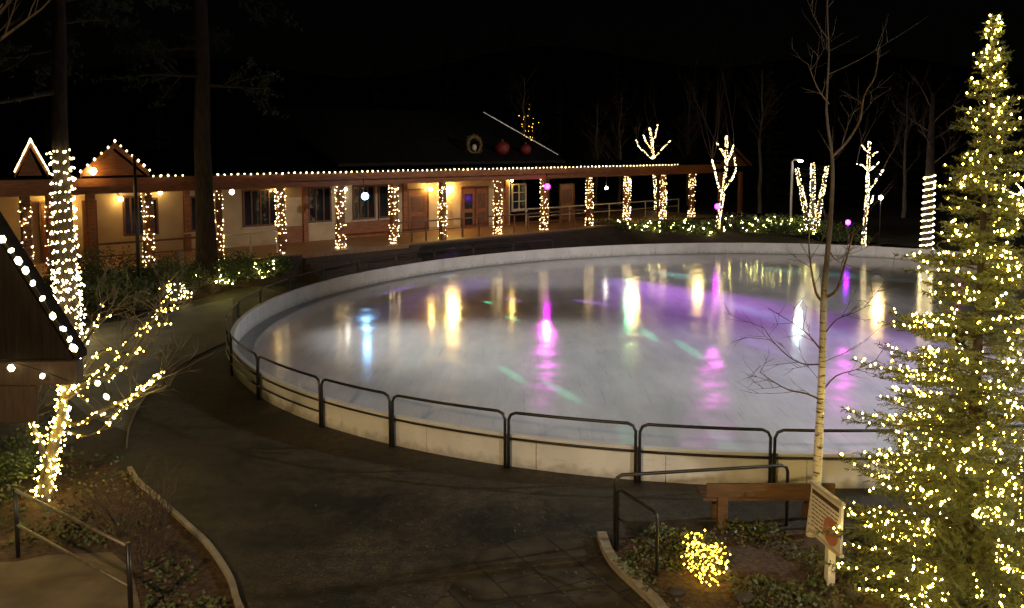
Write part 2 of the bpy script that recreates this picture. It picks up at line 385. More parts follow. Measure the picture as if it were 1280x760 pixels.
# beds, kerbs, paths
structure('path', sheet([gp(*q, .004) for q in ((291,372),(255,380),(200,394),(130,404),(60,418),(20,440),(110,520),(160,540),(178,500),(235,452),(290,424))][::-1]), 'concrete')
structure('paving', sheet([gp(*q, .004) for q in ((540,760),(600,690),(655,672),(752,674),(766,702),(792,730),(822,760),(830,790),(520,790))][::-1]), 'slabs')
kerb_pts = [(318,800),(298,760),(289,730),(275,705),(258,682),(240,665),(215,642),(190,620),(172,604),(162,588)]
kw = [gp(*q) for q in kerb_pts]
def ribbon(pts, w, h, z0=0):
    mb = MB(); pts = [Vector(p) for p in pts]; vs = []
    for i, p in enumerate(pts):
        d = pts[min(i+1,len(pts)-1)] - pts[max(i-1,0)]; d.z = 0; d.normalize(); q = Vector((-d.y, d.x, 0))*w/2
        for s_, z in ((-1,z0),(-1,h),(1,h),(1,z0)): vs.append((p.x+q.x*s_, p.y+q.y*s_, z))
    fs = [(0,1,2,3), tuple((len(pts)-1)*4+j for j in (3,2,1,0))]
    for i in range(len(pts)-1):
        for j in range(4): fs.append((i*4+j,(i+1)*4+j,(i+1)*4+(j+1)%4,i*4+(j+1)%4))
    mb.add(vs, fs); return mb
def dense(pts, k=5):
    out = []; P = [Vector(p) for p in pts]
    for i in range(len(P)-1):
        a = P[max(i-1,0)]; b = P[i]; c = P[i+1]; d = P[min(i+2,len(P)-1)]
        for j in range(k):
            t = j/k
            out.append(.5*((2*b)+(c-a)*t+(2*a-5*b+4*c-d)*t*t+(3*b-a-3*c+d)*t**3))
    out.append(P[-1]); return out
structure('kerb', ribbon(dense(kw), .075, .07), 'kerb')
hose = dense([gp(*q, .02) for q in ((158,560),(163,530),(180,498),(208,470),(240,448),(268,434),(292,424))])
hm = MB(); hm.tube(hose, .018, 6); hm.solo('hose', 'pipe', 'thin pale hose curving over the paving towards the left end of the railing', 'hose')
structure('bed_soil', sheet([v+Vector((0,0,.02)) for v in kw] + [gp(*q, .02) for q in ((120,575),(20,560),(-60,600),(-80,800))]), 'mulch')
structure('landing', sheet([gp(*q, .03) for q in ((-60,705),(20,702),(58,694),(140,690),(165,712),(176,760),(190,800),(-60,800))][::-1]), 'landing')
stone = [gp(*q) for q in ((752,672),(758,690),(766,704),(778,718),(792,731),(808,746),(824,762),(850,800))]
structure('stone_kerb', ribbon(dense(stone), .13, .09), 'kerb')
bed_r = [gp(*q, .06) for q in ((768,676),(830,668),(910,664),(1020,662),(1140,660),(1300,660),(1420,700),(1420,900),(880,900),(824,762),(792,731),(766,704))]
structure('bed_ground', sheet(bed_r[::-1]), 'mulch')

# bank behind the far boards, up to the walkway
bk = MB(); vs = []; nb = 60; ab = []
ph0 = phi_of(gp(430,372)); ph1 = .12
def hgt(x, y, f): return .04 + f*(.95 if True else 0)
for i in range(nb+1):
    a = ph0 + (ph1-ph0)*i/nb; p = ell(a, 1.0)
    d2 = Vector((p.x, p.y)) - B0; t = d2.dot(U); nn = d2.dot(N)
    far = -.62 if 6.2 < t < 31 else (3.0 if t >= 31 else -.62)
    w_ = max(far-nn, .4)
    for j in range(6):
        f = j/5
        q = p + Vector((N.x, N.y, 0))*(w_*f)
        z = .05 + .9*f*f*(3-2*f)
        if t < 6.4: z = .006 + .02*f
        vs.append((q.x, q.y, z + (.05*math.sin(q.x*2.1+q.y*1.7) if 0 < j < 5 else 0)*(t > 6.4)))
fs = []
for i in range(nb):
    for j in range(5): fs.append((i*6+j, (i+1)*6+j, (i+1)*6+j+1, i*6+j+1))
bk.add(vs, [f[::-1] for f in fs], True); structure('bank', bk, 'earth')
# terrace the walkway stands on, and far terrace to the right
tr = MB(); tbox(tr, -14, 31, -.55, 12, -.02, 1.1); structure('terrace', tr, 'deck')
tf = MB()
tf.add([W(31.05,-.2,1.0),W(31.05,25,1.2),W(90,25,1.2),W(90,-40,.5),W(34,-34,.02),W(29.5,-22,.02),W(29,-12,.3)], [(6,5,4,3,2,1,0)]); structure('far_lawn_ground', tf, 'earth')
st = MB()
for k in range(5):
    tbox(st, .7, 6.1, -.56-.32*(k+1), -.56-.32*k+ (0 if k else -.003), 0, 1.1-.19*(k+1))
structure('steps', st, 'step')
ft = MB(); tbox(ft, -13.9, .68, -.6, -.553, .0, 1.04); tbox(ft, 6.12, 30.9, -.6, -.553, .0, 1.04); structure('terrace_front', ft, 'step')
bl = MB(); outline = [gp(*q) for q in ((-80,410),(60,405),(130,398),(205,386),(270,369),(330,352),(362,341))]
back = []
for p in outline:
    d2 = Vector((p.x,p.y))-B0; t = max(-14, min(.5, d2.dot(U))); back.append(W(t, -.58, .55))
vs = [(p.x,p.y,.05) for p in outline] + [tuple(p) for p in back]; k = len(outline)
bl.add(vs, [(i, i+1, k+i+1, k+i) for i in range(k-1)]); structure('planting_bed_ground', bl, 'mulch')

# ------------------------------------------------------------------ covered walkway
ww = thing('covered_walkway', W(8,0,1.1), 'long timber covered walkway with square columns, lit along its eave', 'walkway')
ZT = 3.8
cpx = [30, 62, 112, 183, 271, 350, 425, 492, 553, 622, 680, 737, 784, 829, 865]
ct = [wt(x) for x in cpx]
for t in ct:
    c = MB(); tbox(c, t-.13, t+.13, -.13, .13, 1.1, ZT-.002); c.build('column', 'orange_wood', ww)
for t in (32.2, 34.6):
    c = MB(); tbox(c, t-.12, t+.12, .1, .34, .9, ZT); c.build('column', 'orange_wood', ww)
bmm = MB(); tbox(bmm, -12.5, 31, -.15, .15, ZT, ZT+.34); bmm.build('beam', 'orange_wood', ww)
fa = MB(); tbox(fa, -12.5, 31, -.62, -.56, ZT+.28, ZT+.56); fa.build('fascia', 'orange_wood', ww)
rf = MB()
rf.hexa([W(-12.5,-.55,ZT+.5),W(16.3,-.55,ZT+.5),W(16.3,3.4,ZT+.9),W(-12.5,3.4,ZT+.9),W(-12.5,-.6,ZT+.62),W(16.3,-.6,ZT+.62),W(16.3,3.4,ZT+1.12),W(-12.5,3.4,ZT+1.12)])
rf.hexa([W(16.31,-.55,ZT+.5),W(31,-.55,ZT+.5),W(31,1.2,ZT+.8),W(16.31,1.2,ZT+.8),W(16.31,-.6,ZT+.62),W(31,-.6,ZT+.62),W(31,1.2,ZT+.92),W(16.31,1.2,ZT+.92)])
rf.hexa([W(16.31,1.201,ZT+.8),W(31,1.201,ZT+.8),W(31,3,ZT+.5),W(16.31,3,ZT+.5),W(16.31,1.201,ZT+.92),W(31,1.201,ZT+.92),W(31,3,ZT+.62),W(16.31,3,ZT+.62)])
rf.build('roof', 'roof', ww)
cl = MB(); tbox(cl, -12.4, 30.9, -.5, 3.3, ZT+.34, ZT+.38); cl.build('ceiling', 'orange_wood', ww)
bt = [(16.9,'x')]
for t in (18.5, 22, 25.5, 29):
    c = MB(); tbox(c, t-.1, t+.1, 2.7, 2.9, 1.1, ZT+.3); c.build('column', 'brown_wood', ww)
def gable(t0, t1, zb, zp, n0, n1, name='gable'):
    tm = (t0+t1)/2; th = .12
    g1 = MB()
    for a, zz0, b, zz1 in ((t0, zb, tm, zp), (tm, zp, t1, zb)):
        g1.hexa([W(a,n0,zz0),W(b,n0,zz1),W(b,n1,zz1),W(a,n1,zz0),W(a,n0,zz0+th),W(b,n0,zz1+th),W(b,n1,zz1+th),W(a,n1,zz0+th)])
    r = g1.build('gable_roof', 'roof', ww)
    p = MB(); e = .14
    p.add([W(t0+e,n0+.12,zb),W(t1-e,n0+.12,zb),W(tm,n0+.12,zp-e*.9),W(t0+e,n0+.2,zb),W(t1-e,n0+.2,zb),W(tm,n0+.2,zp-e*.9)], [(0,1,2),(5,4,3),(0,3,4,1),(1,4,5,2),(2,5,3,0)])
    p.build('gable_panel', 'orange_wood', r)
    v = MB()
    for a, zz0, b, zz1 in ((t0, zb, tm, zp), (tm, zp, t1, zb)):
        v.hexa([W(a,n0-.05,zz0-.06),W(b,n0-.05,zz1-.06),W(b,n0-.01,zz1-.06),W(a,n0-.01,zz0-.06),W(a,n0-.05,zz0+.14),W(b,n0-.05,zz1+.14),W(b,n0-.01,zz1+.14),W(a,n0-.01,zz0+.14)])
    v.build('barge_board', 'orange_wood', r)
    return tm
ga, gb = wt(100,-.8), wt(186,-.8); gm = gable(ga, gb, 4.45, 5.45, -.85, 2)
g2a, g2b = wt(18,-.8), wt(60,-.8); gable(g2a, g2b, 4.5, 5.5, -.85, 2)
gable(31.3, 35.2, 4.2, 5.3, -.2, 3)
# railings of the walkway (front) and back rail of the open part
def wrail(t0, t1, n, step, z0=1.1, hgt_=.95, matn='brown_wood', label=None):
    top = MB(); tbox(top, t0, t1, n-.04, n+.04, z0+hgt_-.07, z0+hgt_); r = top.build('handrail', matn, ww)
    k = max(1, round((t1-t0)/step))
    for i in range(k+1):
        t = t0+.03+(t1-t0-.06)*i/k
        c = MB(); tbox(c, t-.03, t+.03, n-.03, n+.03, z0, z0+hgt_-.072); c.build('baluster', matn, r)
    lo = MB(); tbox(lo, t0+.065, t1-.065, n-.02, n+.02, z0+.45, z0+.49); lo.build('mid_rail', matn, r)
tt = ct + []
for i in range(2, 5): wrail(ct[i]+.14, ct[i+1]-.14, 0, 1.3, matn='trim' if i == 4 else 'brown_wood')
for i in range(7, 11): wrail(ct[i]+.14, ct[i+1]-.14, 0, 1.0)
wrail(16.5, 30.8, 2.5, 1.7, matn='trim')

# ------------------------------------------------------------------ lodge building
lb = thing('lodge_building', W(6,3.5,1.1), 'low cream walled lodge with brown doors and dark roof behind the walkway', 'building')
NW = 3.5; ZD = 1.1
wl = MB(); tbox(wl, -13, 16.25, NW, 9.5, ZD, ZT+.6)
wl.add([W(3,NW+.02,ZT+.6),W(16.24,NW+.02,ZT+.6)], [])
wl.build('wall', 'cream', lb)
r_ = MB(); R0, R1 = 2.6, 16.6
for a, b_, za, zb in ((-.4, 6.1, 4.62, 7.3), (6.1, 12.6, 7.3, 4.62)):
    r_.hexa([W(R0,a,za-.0),W(R1,a,za),W(R1,b_,zb),W(R0,b_,zb),W(R0,a,za+.14),W(R1,a,za+.14),W(R1,b_,zb+.14),W(R0,b_,zb+.14)])
mroof = r_.build('roof', 'roof', lb)
for tq in (R0+.25, R1-.3):
    gw = MB(); gw.add([W(tq,3.6,4.41),W(tq,9.4,4.41),W(tq,9.4,5.7),W(tq,6.1,7.1),W(tq,3.6,6.1)], [(0,1,2,3,4)]); gw.build('gable_wall', 'roof' if tq < 5 else 'brown_wood', mroof)
lr = MB(); lr.hexa([W(-13.2,3.41,4.86),W(2.55,3.41,4.86),W(2.55,6.5,5.15),W(-13.2,6.5,5.15),W(-13.2,3.41,4.96),W(2.55,3.41,4.96),W(2.55,6.5,5.3),W(-13.2,6.5,5.3)])
lr.build('roof', 'roof', lb)
def door(px0, px1, ztop, matn='orange_wood', glass=False, z0=ZD):
    t0, t1 = wt(px0,NW), wt(px1,NW)
    d = MB(); tbox(d, t0, t1, NW-.06, NW-.002, z0+.02, ztop); o = d.build('door', matn, lb)
    f = MB()
    tbox(f, t0-.09, t0-.002, NW-.09, NW-.003, z0+.02, ztop+.09); tbox(f, t1+.002, t1+.09, NW-.09, NW-.003, z0+.02, ztop+.09)
    tbox(f, t0-.001, t1+.001, NW-.09, NW-.003, ztop+.002, ztop+.09); f.build('door_frame', 'brown_wood', o)
    h = MB(); h.ball(W(t1-.12, NW-.1, z0+1.0), .035, 1); h.build('handle', 'pipe', o)
    pn = MB()
    for za, zb in ((.2,.85),(1.05,1.85)): tbox(pn, t0+.15, t1-.15, NW-.075, NW-.061, z0+za, z0+zb)
    pn.build('door_panel', 'glass' if glass else 'brown_wood', o)
def window(px0, px1, z0, z1, nv=2, nh=1, fm='brown_wood'):
    t0, t1 = wt(px0,NW), wt(px1,NW)
    f = MB(); w_ = .08
    tbox(f, t0, t0+w_, NW-.08, NW-.002, z0, z1); tbox(f, t1-w_, t1, NW-.08, NW-.002, z0, z1)
    tbox(f, t0+w_+.001, t1-w_-.001, NW-.08, NW-.002, z0, z0+w_); tbox(f, t0+w_+.001, t1-w_-.001, NW-.08, NW-.002, z1-w_, z1)
    for i in range(1, nv):
        t = t0+(t1-t0)*i/nv; tbox(f, t-.03, t+.03, NW-.07, NW-.002, z0+w_+.001, z1-w_-.001)
    for i in range(1, nh):
        z = z0+(z1-z0)*i/nh; tbox(f, t0+w_+.001, t1-w_-.001, NW-.062, NW-.003, z-.02, z+.02)
    o = f.build('window', fm, lb)
    p = MB(); tbox(p, t0+w_, t1-w_, NW-.03, NW-.01, z0+w_, z1-w_); p.build('pane', 'glass', o)
    s_ = MB(); tbox(s_, t0-.06, t1+.06, NW-.14, NW-.004, z0-.07, z0-.003); s_.build('sill', 'trim', o)
door(510, 533, 3.25); door(577, 592, 3.25, glass=True); door(593.5, 608, 3.25); door(700, 716, 3.2)
window(639, 657, 1.9, 3.4, 2, 3, 'trim')
window(384, 413, 1.95, 3.6, 3); window(440, 468, 1.95, 3.6, 3); window(472, 496, 1.95, 3.6, 2); window(302, 346, 1.95, 3.6, 4); window(152, 181, 1.9, 3.5, 3)
door(104, 116, 3.3); door(50, 62, 3.3); window(188, 196, 1.9, 3.4, 1); window(228, 246, 1.9, 3.4, 2)
wn = MB(); tbox(wn, wt(350,NW), wt(384,NW), NW-.03, NW-.004, ZD, 1.85); wn.build('wainscot', 'orange_wood', lb); wn = MB(); tbox(wn, wt(418,NW), wt(498,NW), NW-.03, NW-.004, ZD, 1.85)
wn.build('wainscot', 'orange_wood', lb)
for px in (505, 632, 380, 232):
    t = wt(px, NW); c = MB(); tbox(c, t-.12, t+.12, NW-.13, NW-.004, ZD, ZT+.33); c.build('pilaster', 'orange_wood', lb)
# lamps on the lodge wall
def wall_lamp(px, z, r, m_, label, n=NW-.28, wall=NW):
    t = wt(px, n); p = W(t, n, z)
    o = thing('wall_lamp', W(t, wall-.005, z), label, 'lamp')
    a = MB(); a.ball(p, r, 2); a.build('globe', m_, o)
    b_ = MB(); b_.tube([p+Vector((0,0,r*.8)), p+Vector((0,0,r+.06)), W(t,wall-.02,z+r+.06)], .02, 6); b_.build('bracket', 'black', o)
wall_lamp(563, 3.25, .17, 'sconce', 'bright yellow wall lamp glowing beside the double doors')
wall_lamp(538, 3.3, .1, 'sconce', 'smaller yellow wall lamp just right of the single brown door')
wall_lamp(432, 3.45, .07, 'globe', 'small white lamp on the lodge wall left of the blue spotlight')
wall_lamp(117, 4.62, .12, 'sconce_dim', 'yellow lamp mounted on the front of the wide lit gable', n=-1.0, wall=-.73)
wall_lamp(150, 3.4, .1, 'sconce_dim', 'yellow lamp on the cream wall below the wide gable')
wall_lamp(75, 3.3, .14, 'sconce', 'yellow lamp behind the light-wound pine trunk')
wall_lamp(640, 3.6, .08, 'sconce', 'small yellow lamp above the barred white window')
wall_lamp(200, 3.6, .08, 'sconce_dim', 'small yellow lamp on wall right of the tall black pole')
wall_lamp(345, 3.5, .06, 'sconce', 'small yellow lamp between dark window banks left of the steps')
# hanging globes and stage lamps
def hang_lamp(px, py, n, r, m_, label, cat='lamp', name='hanging_lamp', top=ZT+.34):
    t = wt(px, n); Y = (B0+U*t+N*n).y; p = at(px, py, Y)
    o = thing(name, p, label, cat)
    a = MB(); a.ball(p, r, 2); a.build('globe', m_, o)
    b_ = MB(); b_.tube([p+Vector((0,0,r*.7)), Vector((p.x,p.y,top))], .015, 6); b_.build('stem', 'black', o)
    return p
hang_lamp(290, 240, .6, .1, 'globe', 'round white lamp hanging just right of the dark pine trunk')
hang_lamp(758, 235, 1.6, .09, 'globe', 'white lamp hanging in open walkway past the lodge end')
hang_lamp(785, 222, .4, .1, 'sconce', 'yellow lamp at the head of second column past the lodge', )
def stage_lamp(px, py, n, m_, label, r=.1, aim=(8,28,0), col='black'):
    t = wt(px, n); Y = (B0+U*t+N*n).y; p = at(px, py, Y); d = (Vector(aim)-p).normalized()
    o = thing('stage_light', p, label, 'stage light')
    c = MB(); c.tube([p-d*.3, p-d*.02, p-d*.02, p+d*.06], [r*.9, r*.9, r*1.12, r*1.15], 12, cap=False); c.tube([p-d*.32, p-d*.3], [r*.5, r*.9], 12); c.build('housing', 'black', o)
    a = MB(); a.ball(p+d*.03, r, 2, (1,1,1)); a.build('lens', m_, o)
    b_ = MB(); b_.tube([p-d*.15+Vector((0,0,r*.8)), Vector((p.x-d.x*.15,p.y-d.y*.15,ZT+.335))], .018, 6); b_.build('yoke', 'black', o)
    return p
PB = stage_lamp(456, 245, -.3, 'blue', 'blue-white spotlight hanging from the walkway eave above the steps', .15, (2,22,0))
PM = stage_lamp(684, 233, -.3, 'magenta', 'magenta spotlight hung beside a column under the eave', .15, (3,22,0))

# light strings: eave
es = thing('string_lights', W(8,-.66,ZT+.6), 'straight row of warm bulbs along the whole walkway eave', 'string lights', 'strings of warm lights')
pts = []; t = wt(192,-.66)
while t < wt(850,-.66):
    px = 640+F*W(t,-.66,0).x/W(t,-.66,0).y
    if not (232 < px < 268): pts.append(W(t,-.66,ZT+.60+rng.uniform(-.012,.012)))
    t += .27 if px < 700 else .3
bulbs(es, pts, .032, 'bulb_big', 100)
wr = MB(); wr.tube([W(wt(190,-.66),-.65,ZT+.57), W(wt(855,-.66),-.65,ZT+.57)], .008, 4); wr.build('wire', 'wire', es)
def line_pts(a, b, k): return [Vector(a).lerp(Vector(b), i/(k-1)) for i in range(k)]
G_ = 'strings of warm lights'
tm = (ga+gb)/2
p1 = line_pts(W(ga,-.93,4.62), W(tm,-.93,5.62), 6)[:-1] + line_pts(W(tm,-.93,5.64), W(gb,-.93,4.62), 7)
string_mesh([W(ga,-.93,4.58), W(tm,-.93,5.6), W(gb,-.93,4.58)], p1, .045, 'bulb_big', 'row of round bulbs up and over the wide low gable', G_)
tm2 = (g2a+g2b)/2
p1 = line_pts(W(g2a,-.93,4.66), W(tm2,-.93,5.68), 16)[:-1] + line_pts(W(tm2,-.93,5.68), W(g2b,-.93,4.66), 16)
string_mesh([W(g2a,-.93,4.62), W(tm2,-.93,5.66), W(g2b,-.93,4.62)], p1, .034, 'bulb_big', 'tight white line of lights on the small steep gable', G_)
p1 = line_pts(W(R1+.03,6.1,7.46), W(R1+.03,.2,5.06), 60)
string_mesh([W(R1+.03,6.1,7.45), W(R1+.03,.2,5.05)], p1, .02, 'strip', 'slanting white line of lights down the dark roof edge', G_)

def wrap_column(t, label, z0=1.14, z1=ZT-.05, turns=16, per=14, r=.0145, hw=.15, n=0):
    pts = []; path = []; k = turns*4*4
    ph = rng.random()
    for i in range(k+1):
        f = i/k; a = (f*turns+ph) % 1 * 4; s_ = int(a); g_ = a-s_
        x, y = ((-1+2*g_, -1), (1, -1+2*g_), (1-2*g_, 1), (-1, 1-2*g_))[s_]
        q = W(t+x*hw, n+y*hw, z0+(z1-z0)*f); path.append(q)
    kn = [(rng.random(), rng.uniform(.03,.12)) for _ in range(3)]
    for i in range(turns*per):
        f = rng.random()**1.15; f = min(.999, max(0, (round(f*turns)+rng.gauss(0,.22))/turns)); a = rng.random()*4
        if any(abs(f-q) < w_ for q, w_ in kn) and rng.random() < .65: continue
        s_ = int(a); g_ = a-s_
        x, y = ((-1+2*g_, -1), (1, -1+2*g_), (1-2*g_, 1), (-1, 1-2*g_))[s_]
        pts.append(W(t+x*(hw+.015), n+y*(hw+.015), z0+(z1-z0)*f))
    string_mesh(path, pts, r, 'bulb_far', label, 'lights wound round the walkway columns', wire=.008)
cl_lab = {30:'lights wound round the leftmost walkway column in the frame', 62:'lights wound round the column left of the big pine trunk',
 183:'lights wound round the column just right of the tall black pole', 271:'lights wound round the column half behind the dark pine trunk',
 350:'lights wound round the column at the left end of the steps', 425:'lights wound round the column at the middle of the steps',
 492:'lights wound round the column left of the single brown door', 553:'lights wound round the column beside the bright yellow wall lamp',
 622:'lights wound round the column left of the barred white window', 680:'lights wound round the column carrying the magenta spotlight',
 737:'lights wound round the first column past the lodge corner', 784:'dense lights round the second column past the lodge corner',
 829:'thick lights round the third column past the lodge corner', 865:'lights wound round the last column before the end gable'}
for px, t in zip(cpx, ct):
    if px in cl_lab:
        dens = {784: 17, 829: 17, 62: 7, 30: 6}.get(px, 11)
        wrap_column(t, cl_lab[px], per=dens)

# roof ornaments
t = wt(593, .6); c = W(t,.6,5.55)
wo = thing('wreath', W(t,.6,5.05), 'round brown wreath standing on the dark roof left of the red balls', 'wreath')
a = MB(); rr_ = .42
for i in range(260):
    th = rng.random()*6.283; d = rng.gauss(0,.06); q = c + Vector((U.x,U.y,0))*((rr_+d)*math.cos(th)) + Vector((0,0,1))*((rr_+d)*math.sin(th)) + Vector((N.x,N.y,0))*rng.gauss(0,.05)
    e = Vector((rng.gauss(0,1),rng.gauss(0,1),rng.gauss(0,1))).normalized()*.09; f_ = e.orthogonal().normalized()*.02
    a.add([q-e-f_, q+e, q-e+f_], [(0,1,2)])
a.tube([c + Vector((U.x,U.y,0))*(rr_*math.cos(i*.314)) + Vector((0,0,1))*(rr_*math.sin(i*.314)) for i in range(21)], .07, 8)
a.build('ring', 'garland', wo)
a = MB(); a.ball(c-Vector((0,0,.12)), .13, 2, (1,1,1.3)); a.build('centre_ornament', 'trim', wo)
a = MB(); a.tube([W(t,.6,5.0), W(t,.6,5.15)], .04, 6); a.tube([W(t,.6,5.0), W(t,1.0,5.25)], .02, 6); a.build('stand', 'brown_wood', wo)
for px, r_b, lab in ((628,.38,'larger red ball on the dark roof right of the wreath'), (657,.31,'smaller red ball on the dark roof near the slanting light line')):
    t = wt(px,.4); q = W(t,.4,5.0+r_b+.02)
    o = thing('ornament_ball', W(t,.4,4.98), lab, 'ornament', 'red balls on the roof')
    a = MB(); a.ball(q, r_b, 2, (1,1,.95)); a.build('ball', 'redball', o)
    a = MB(); a.tube([q+Vector((0,0,r_b*.9)), q+Vector((0,0,r_b+.06))], .05, 8); a.build('cap', 'pipe', o)

# ------------------------------------------------------------------ trees
def rot_dir(d, ang, az):
    o = d.orthogonal().normalized(); o.rotate(Quaternion(d, az)); q = d.copy(); q.rotate(Quaternion(o, ang)); return q
def branch(mb, p, d, L_, r, depth, out, rnd, spread=.6, up=.15, kids=3, n=5, gen=0):
    k = 4 if L_ < 1 else 6; pts = [p.copy()]; rad = [r]; q = p.copy(); dd = d.copy()
    for i in range(k):
        dd = (dd + Vector((rnd.gauss(0,.09), rnd.gauss(0,.09), rnd.gauss(0,.06)+up*.3))).normalized()
        q = q + dd*(L_/k); pts.append(q.copy()); rad.append(r*(1-.75*(i+1)/k))
    mb.tube(pts, rad, max(3, n), cap=False); out.append((pts, rad, gen))
    if depth > 0:
        for j in range(kids):
            f = rnd.uniform(.3, 1); i = min(k-1, int(f*k)); b_ = pts[i].lerp(pts[i+1], f*k-i)
            nd = rot_dir((pts[i+1]-pts[i]).normalized(), rnd.uniform(.6,1.3)*spread, rnd.random()*6.283)
            nd = (nd + Vector((0,0,up))).normalized()
            branch(mb, b_, nd, L_*rnd.uniform(.45,.7), max(.004, rad[i]*.6), depth-1, out, rnd, spread, up, kids, max(3,n-1), gen+1)
def bare_tree(base, h, r, label, group=None, depth=4, seed=1, kids=5, matn='greybark', lean=(0,0), spread=.7, up=.25, name='bare_tree'):
    rnd = random.Random(seed); o = thing(name, base, label, 'tree', group); out = []
    base = Vector(base); pts = []; rad = []
    for i in range(11):
        f = i/10; pts.append(base + Vector((lean[0]*f*f+rnd.gauss(0,.02)*(i>0)*h*.25, lean[1]*f*f+rnd.gauss(0,.02)*(i>0)*h*.25, h*f))); rad.append(max(.008, r*(1-.85*f)))
    tk = MB(); tk.tube([pts[0]-Vector((0,0,.1))]+pts, [rad[0]*1.25]+rad, 8, cap=False); tk.build('trunk', matn, o)
    cr = MB()
    for j in range(kids*3):
        f = rnd.uniform(.28, .98); i = min(9, int(f*10)); b_ = pts[i].lerp(pts[i+1], f*10-i)
        d = rot_dir(Vector((0,0,1)), rnd.uniform(.5,1.1)*spread*1.5, rnd.random()*6.283)
        branch(cr, b_, d, h*rnd.uniform(.16,.34)*(1.25-f*.7), max(.006, rad[i]*.5), depth-2, out, rnd, spread, up, 4, 4)
    cr.build('crown', 'twig' if matn != 'birch' else 'twig', o)
    return o, pts, rad, out
def conifer_mb(h, rad, seed, whorl=.22, nb=9, sub=.09, needle=.032, base_h=.1, droop=.25, tips=None, trunk_r=.09):
    rnd = random.Random(seed); tk = MB(); cr = MB(); br = MB()
    tk.tube([(0,0,-.05),(0,0,h*.5),(0,0,h*.98)], [trunk_r, trunk_r*.55, .01], 8)
    z = base_h
    while z < h*.985:
        f = 1-z/h; prof = (f**1.12)*(1 if z > h*.2 else .8+.2*z/(h*.2)); Lw = rad*prof + .05
        for j in range(max(4, int(nb*(.5+.5*f)))):
            az = rnd.random()*6.283; L_ = Lw*rnd.uniform(.55,1.12); zz = z+rnd.uniform(-.5,.5)*whorl
            d0 = Vector((math.cos(az), math.sin(az), rnd.uniform(.05,.35))).normalized()
            k = 7; pts = [Vector((0,0,zz))]; dd = d0.copy()
            for i in range(k):
                dd = (dd + Vector((rnd.gauss(0,.05), rnd.gauss(0,.05), -droop*f*.35*(1 if i < 4 else -1.1)))).normalized(); pts.append(pts[-1]+dd*L_/k)
            br.tube(pts, [.011*(.4+f)*(1-.8*i/k) for i in range(k+1)], 4, cap=False)
            if tips is not None: tips.append(pts)
            s_ = .18*L_
            while s_ < L_:
                q = s_/L_*k; i = min(k-1,int(q)); p = pts[i].lerp(pts[i+1], q-i); ax = (pts[i+1]-pts[i]).normalized()
                side = ax.cross(Vector((0,0,1))).normalized()
                for sg in (-1,1):
                    bl_ = (L_-s_)*.42+.07; bl_ *= rnd.uniform(.6,1.1); bl_ = min(bl_, .5)
                    bd = (ax*.75 + side*sg*rnd.uniform(.6,1) + Vector((0,0,rnd.uniform(-.25,.2)))).normalized()
                    w = 0; nn = bd.orthogonal().normalized()
                    while w < bl_:
                        pp = p+bd*w
                        for _ in range(2):
                            e = nn.copy(); e.rotate(Quaternion(bd, rnd.random()*6.283)); tip = pp + (bd*.8+e).normalized()*needle*rnd.uniform(.8,1.5)
                            ww_ = bd.cross(e)*needle*.17
                            cr.add([pp-ww_, pp+ww_, tip], [(0,1,2)])
                        w += needle*.6
                s_ += sub*rnd.uniform(.7,1.3)
        z += whorl*(.6+.5*f)
    return tk, br, cr
def place(mb, off): mb.v = [(x+off[0], y+off[1], z+off[2]) for x,y,z in mb.v]; return mb

# the decorated conifer
tips = []; CB = Vector(((1232-640)/111.5, 9.95, .06))
tk, br, cr = conifer_mb(6.9, 1.92, 5, whorl=.15, nb=13, sub=.075, needle=.042, tips=tips)
o = thing('conifer_tree', CB, 'tall green conifer beside the sign, covered all over in yellow lights', 'tree')
place(tk,CB).build('trunk','bark',o); place(br,CB).build('branch','twig',o); place(cr,CB).build('crown','needle',o)
ls = thing('string_lights', CB, 'hundreds of yellow bulbs spread over the tall conifer by the sign', 'string lights', G_)
pts = []
for bpts in tips:
    L_ = sum((bpts[i+1]-bpts[i]).length for i in range(7)); k = (1 if L_ < .5 else (3 if L_ < 1 else 7))
    for _ in range(k):
        q = rng.uniform(.45,1.0)*7; i = min(6,int(q)); pts.append(CB + bpts[i].lerp(bpts[i+1], q-i) + Vector((rng.gauss(0,.03),rng.gauss(0,.03),rng.uniform(.0,.05))))
for i in range(12): pts.append(CB+Vector((rng.gauss(0,.05),rng.gauss(0,.05),5.6+1.18*i/11)))
bulbs(ls, pts, .0118, 'bulb', 100); print('CONIFER', len(pts))
sp = MB(); sp.tube([CB+Vector((math.cos(a*.35)*1.35*(1-a*.35/45)**1.0*.9, math.sin(a*.35)*1.35*(1-a*.35/45)*.9, .4+6.2*a*.35/45)) for a in range(128)], .004, 4); sp.build('wire','wire',ls)

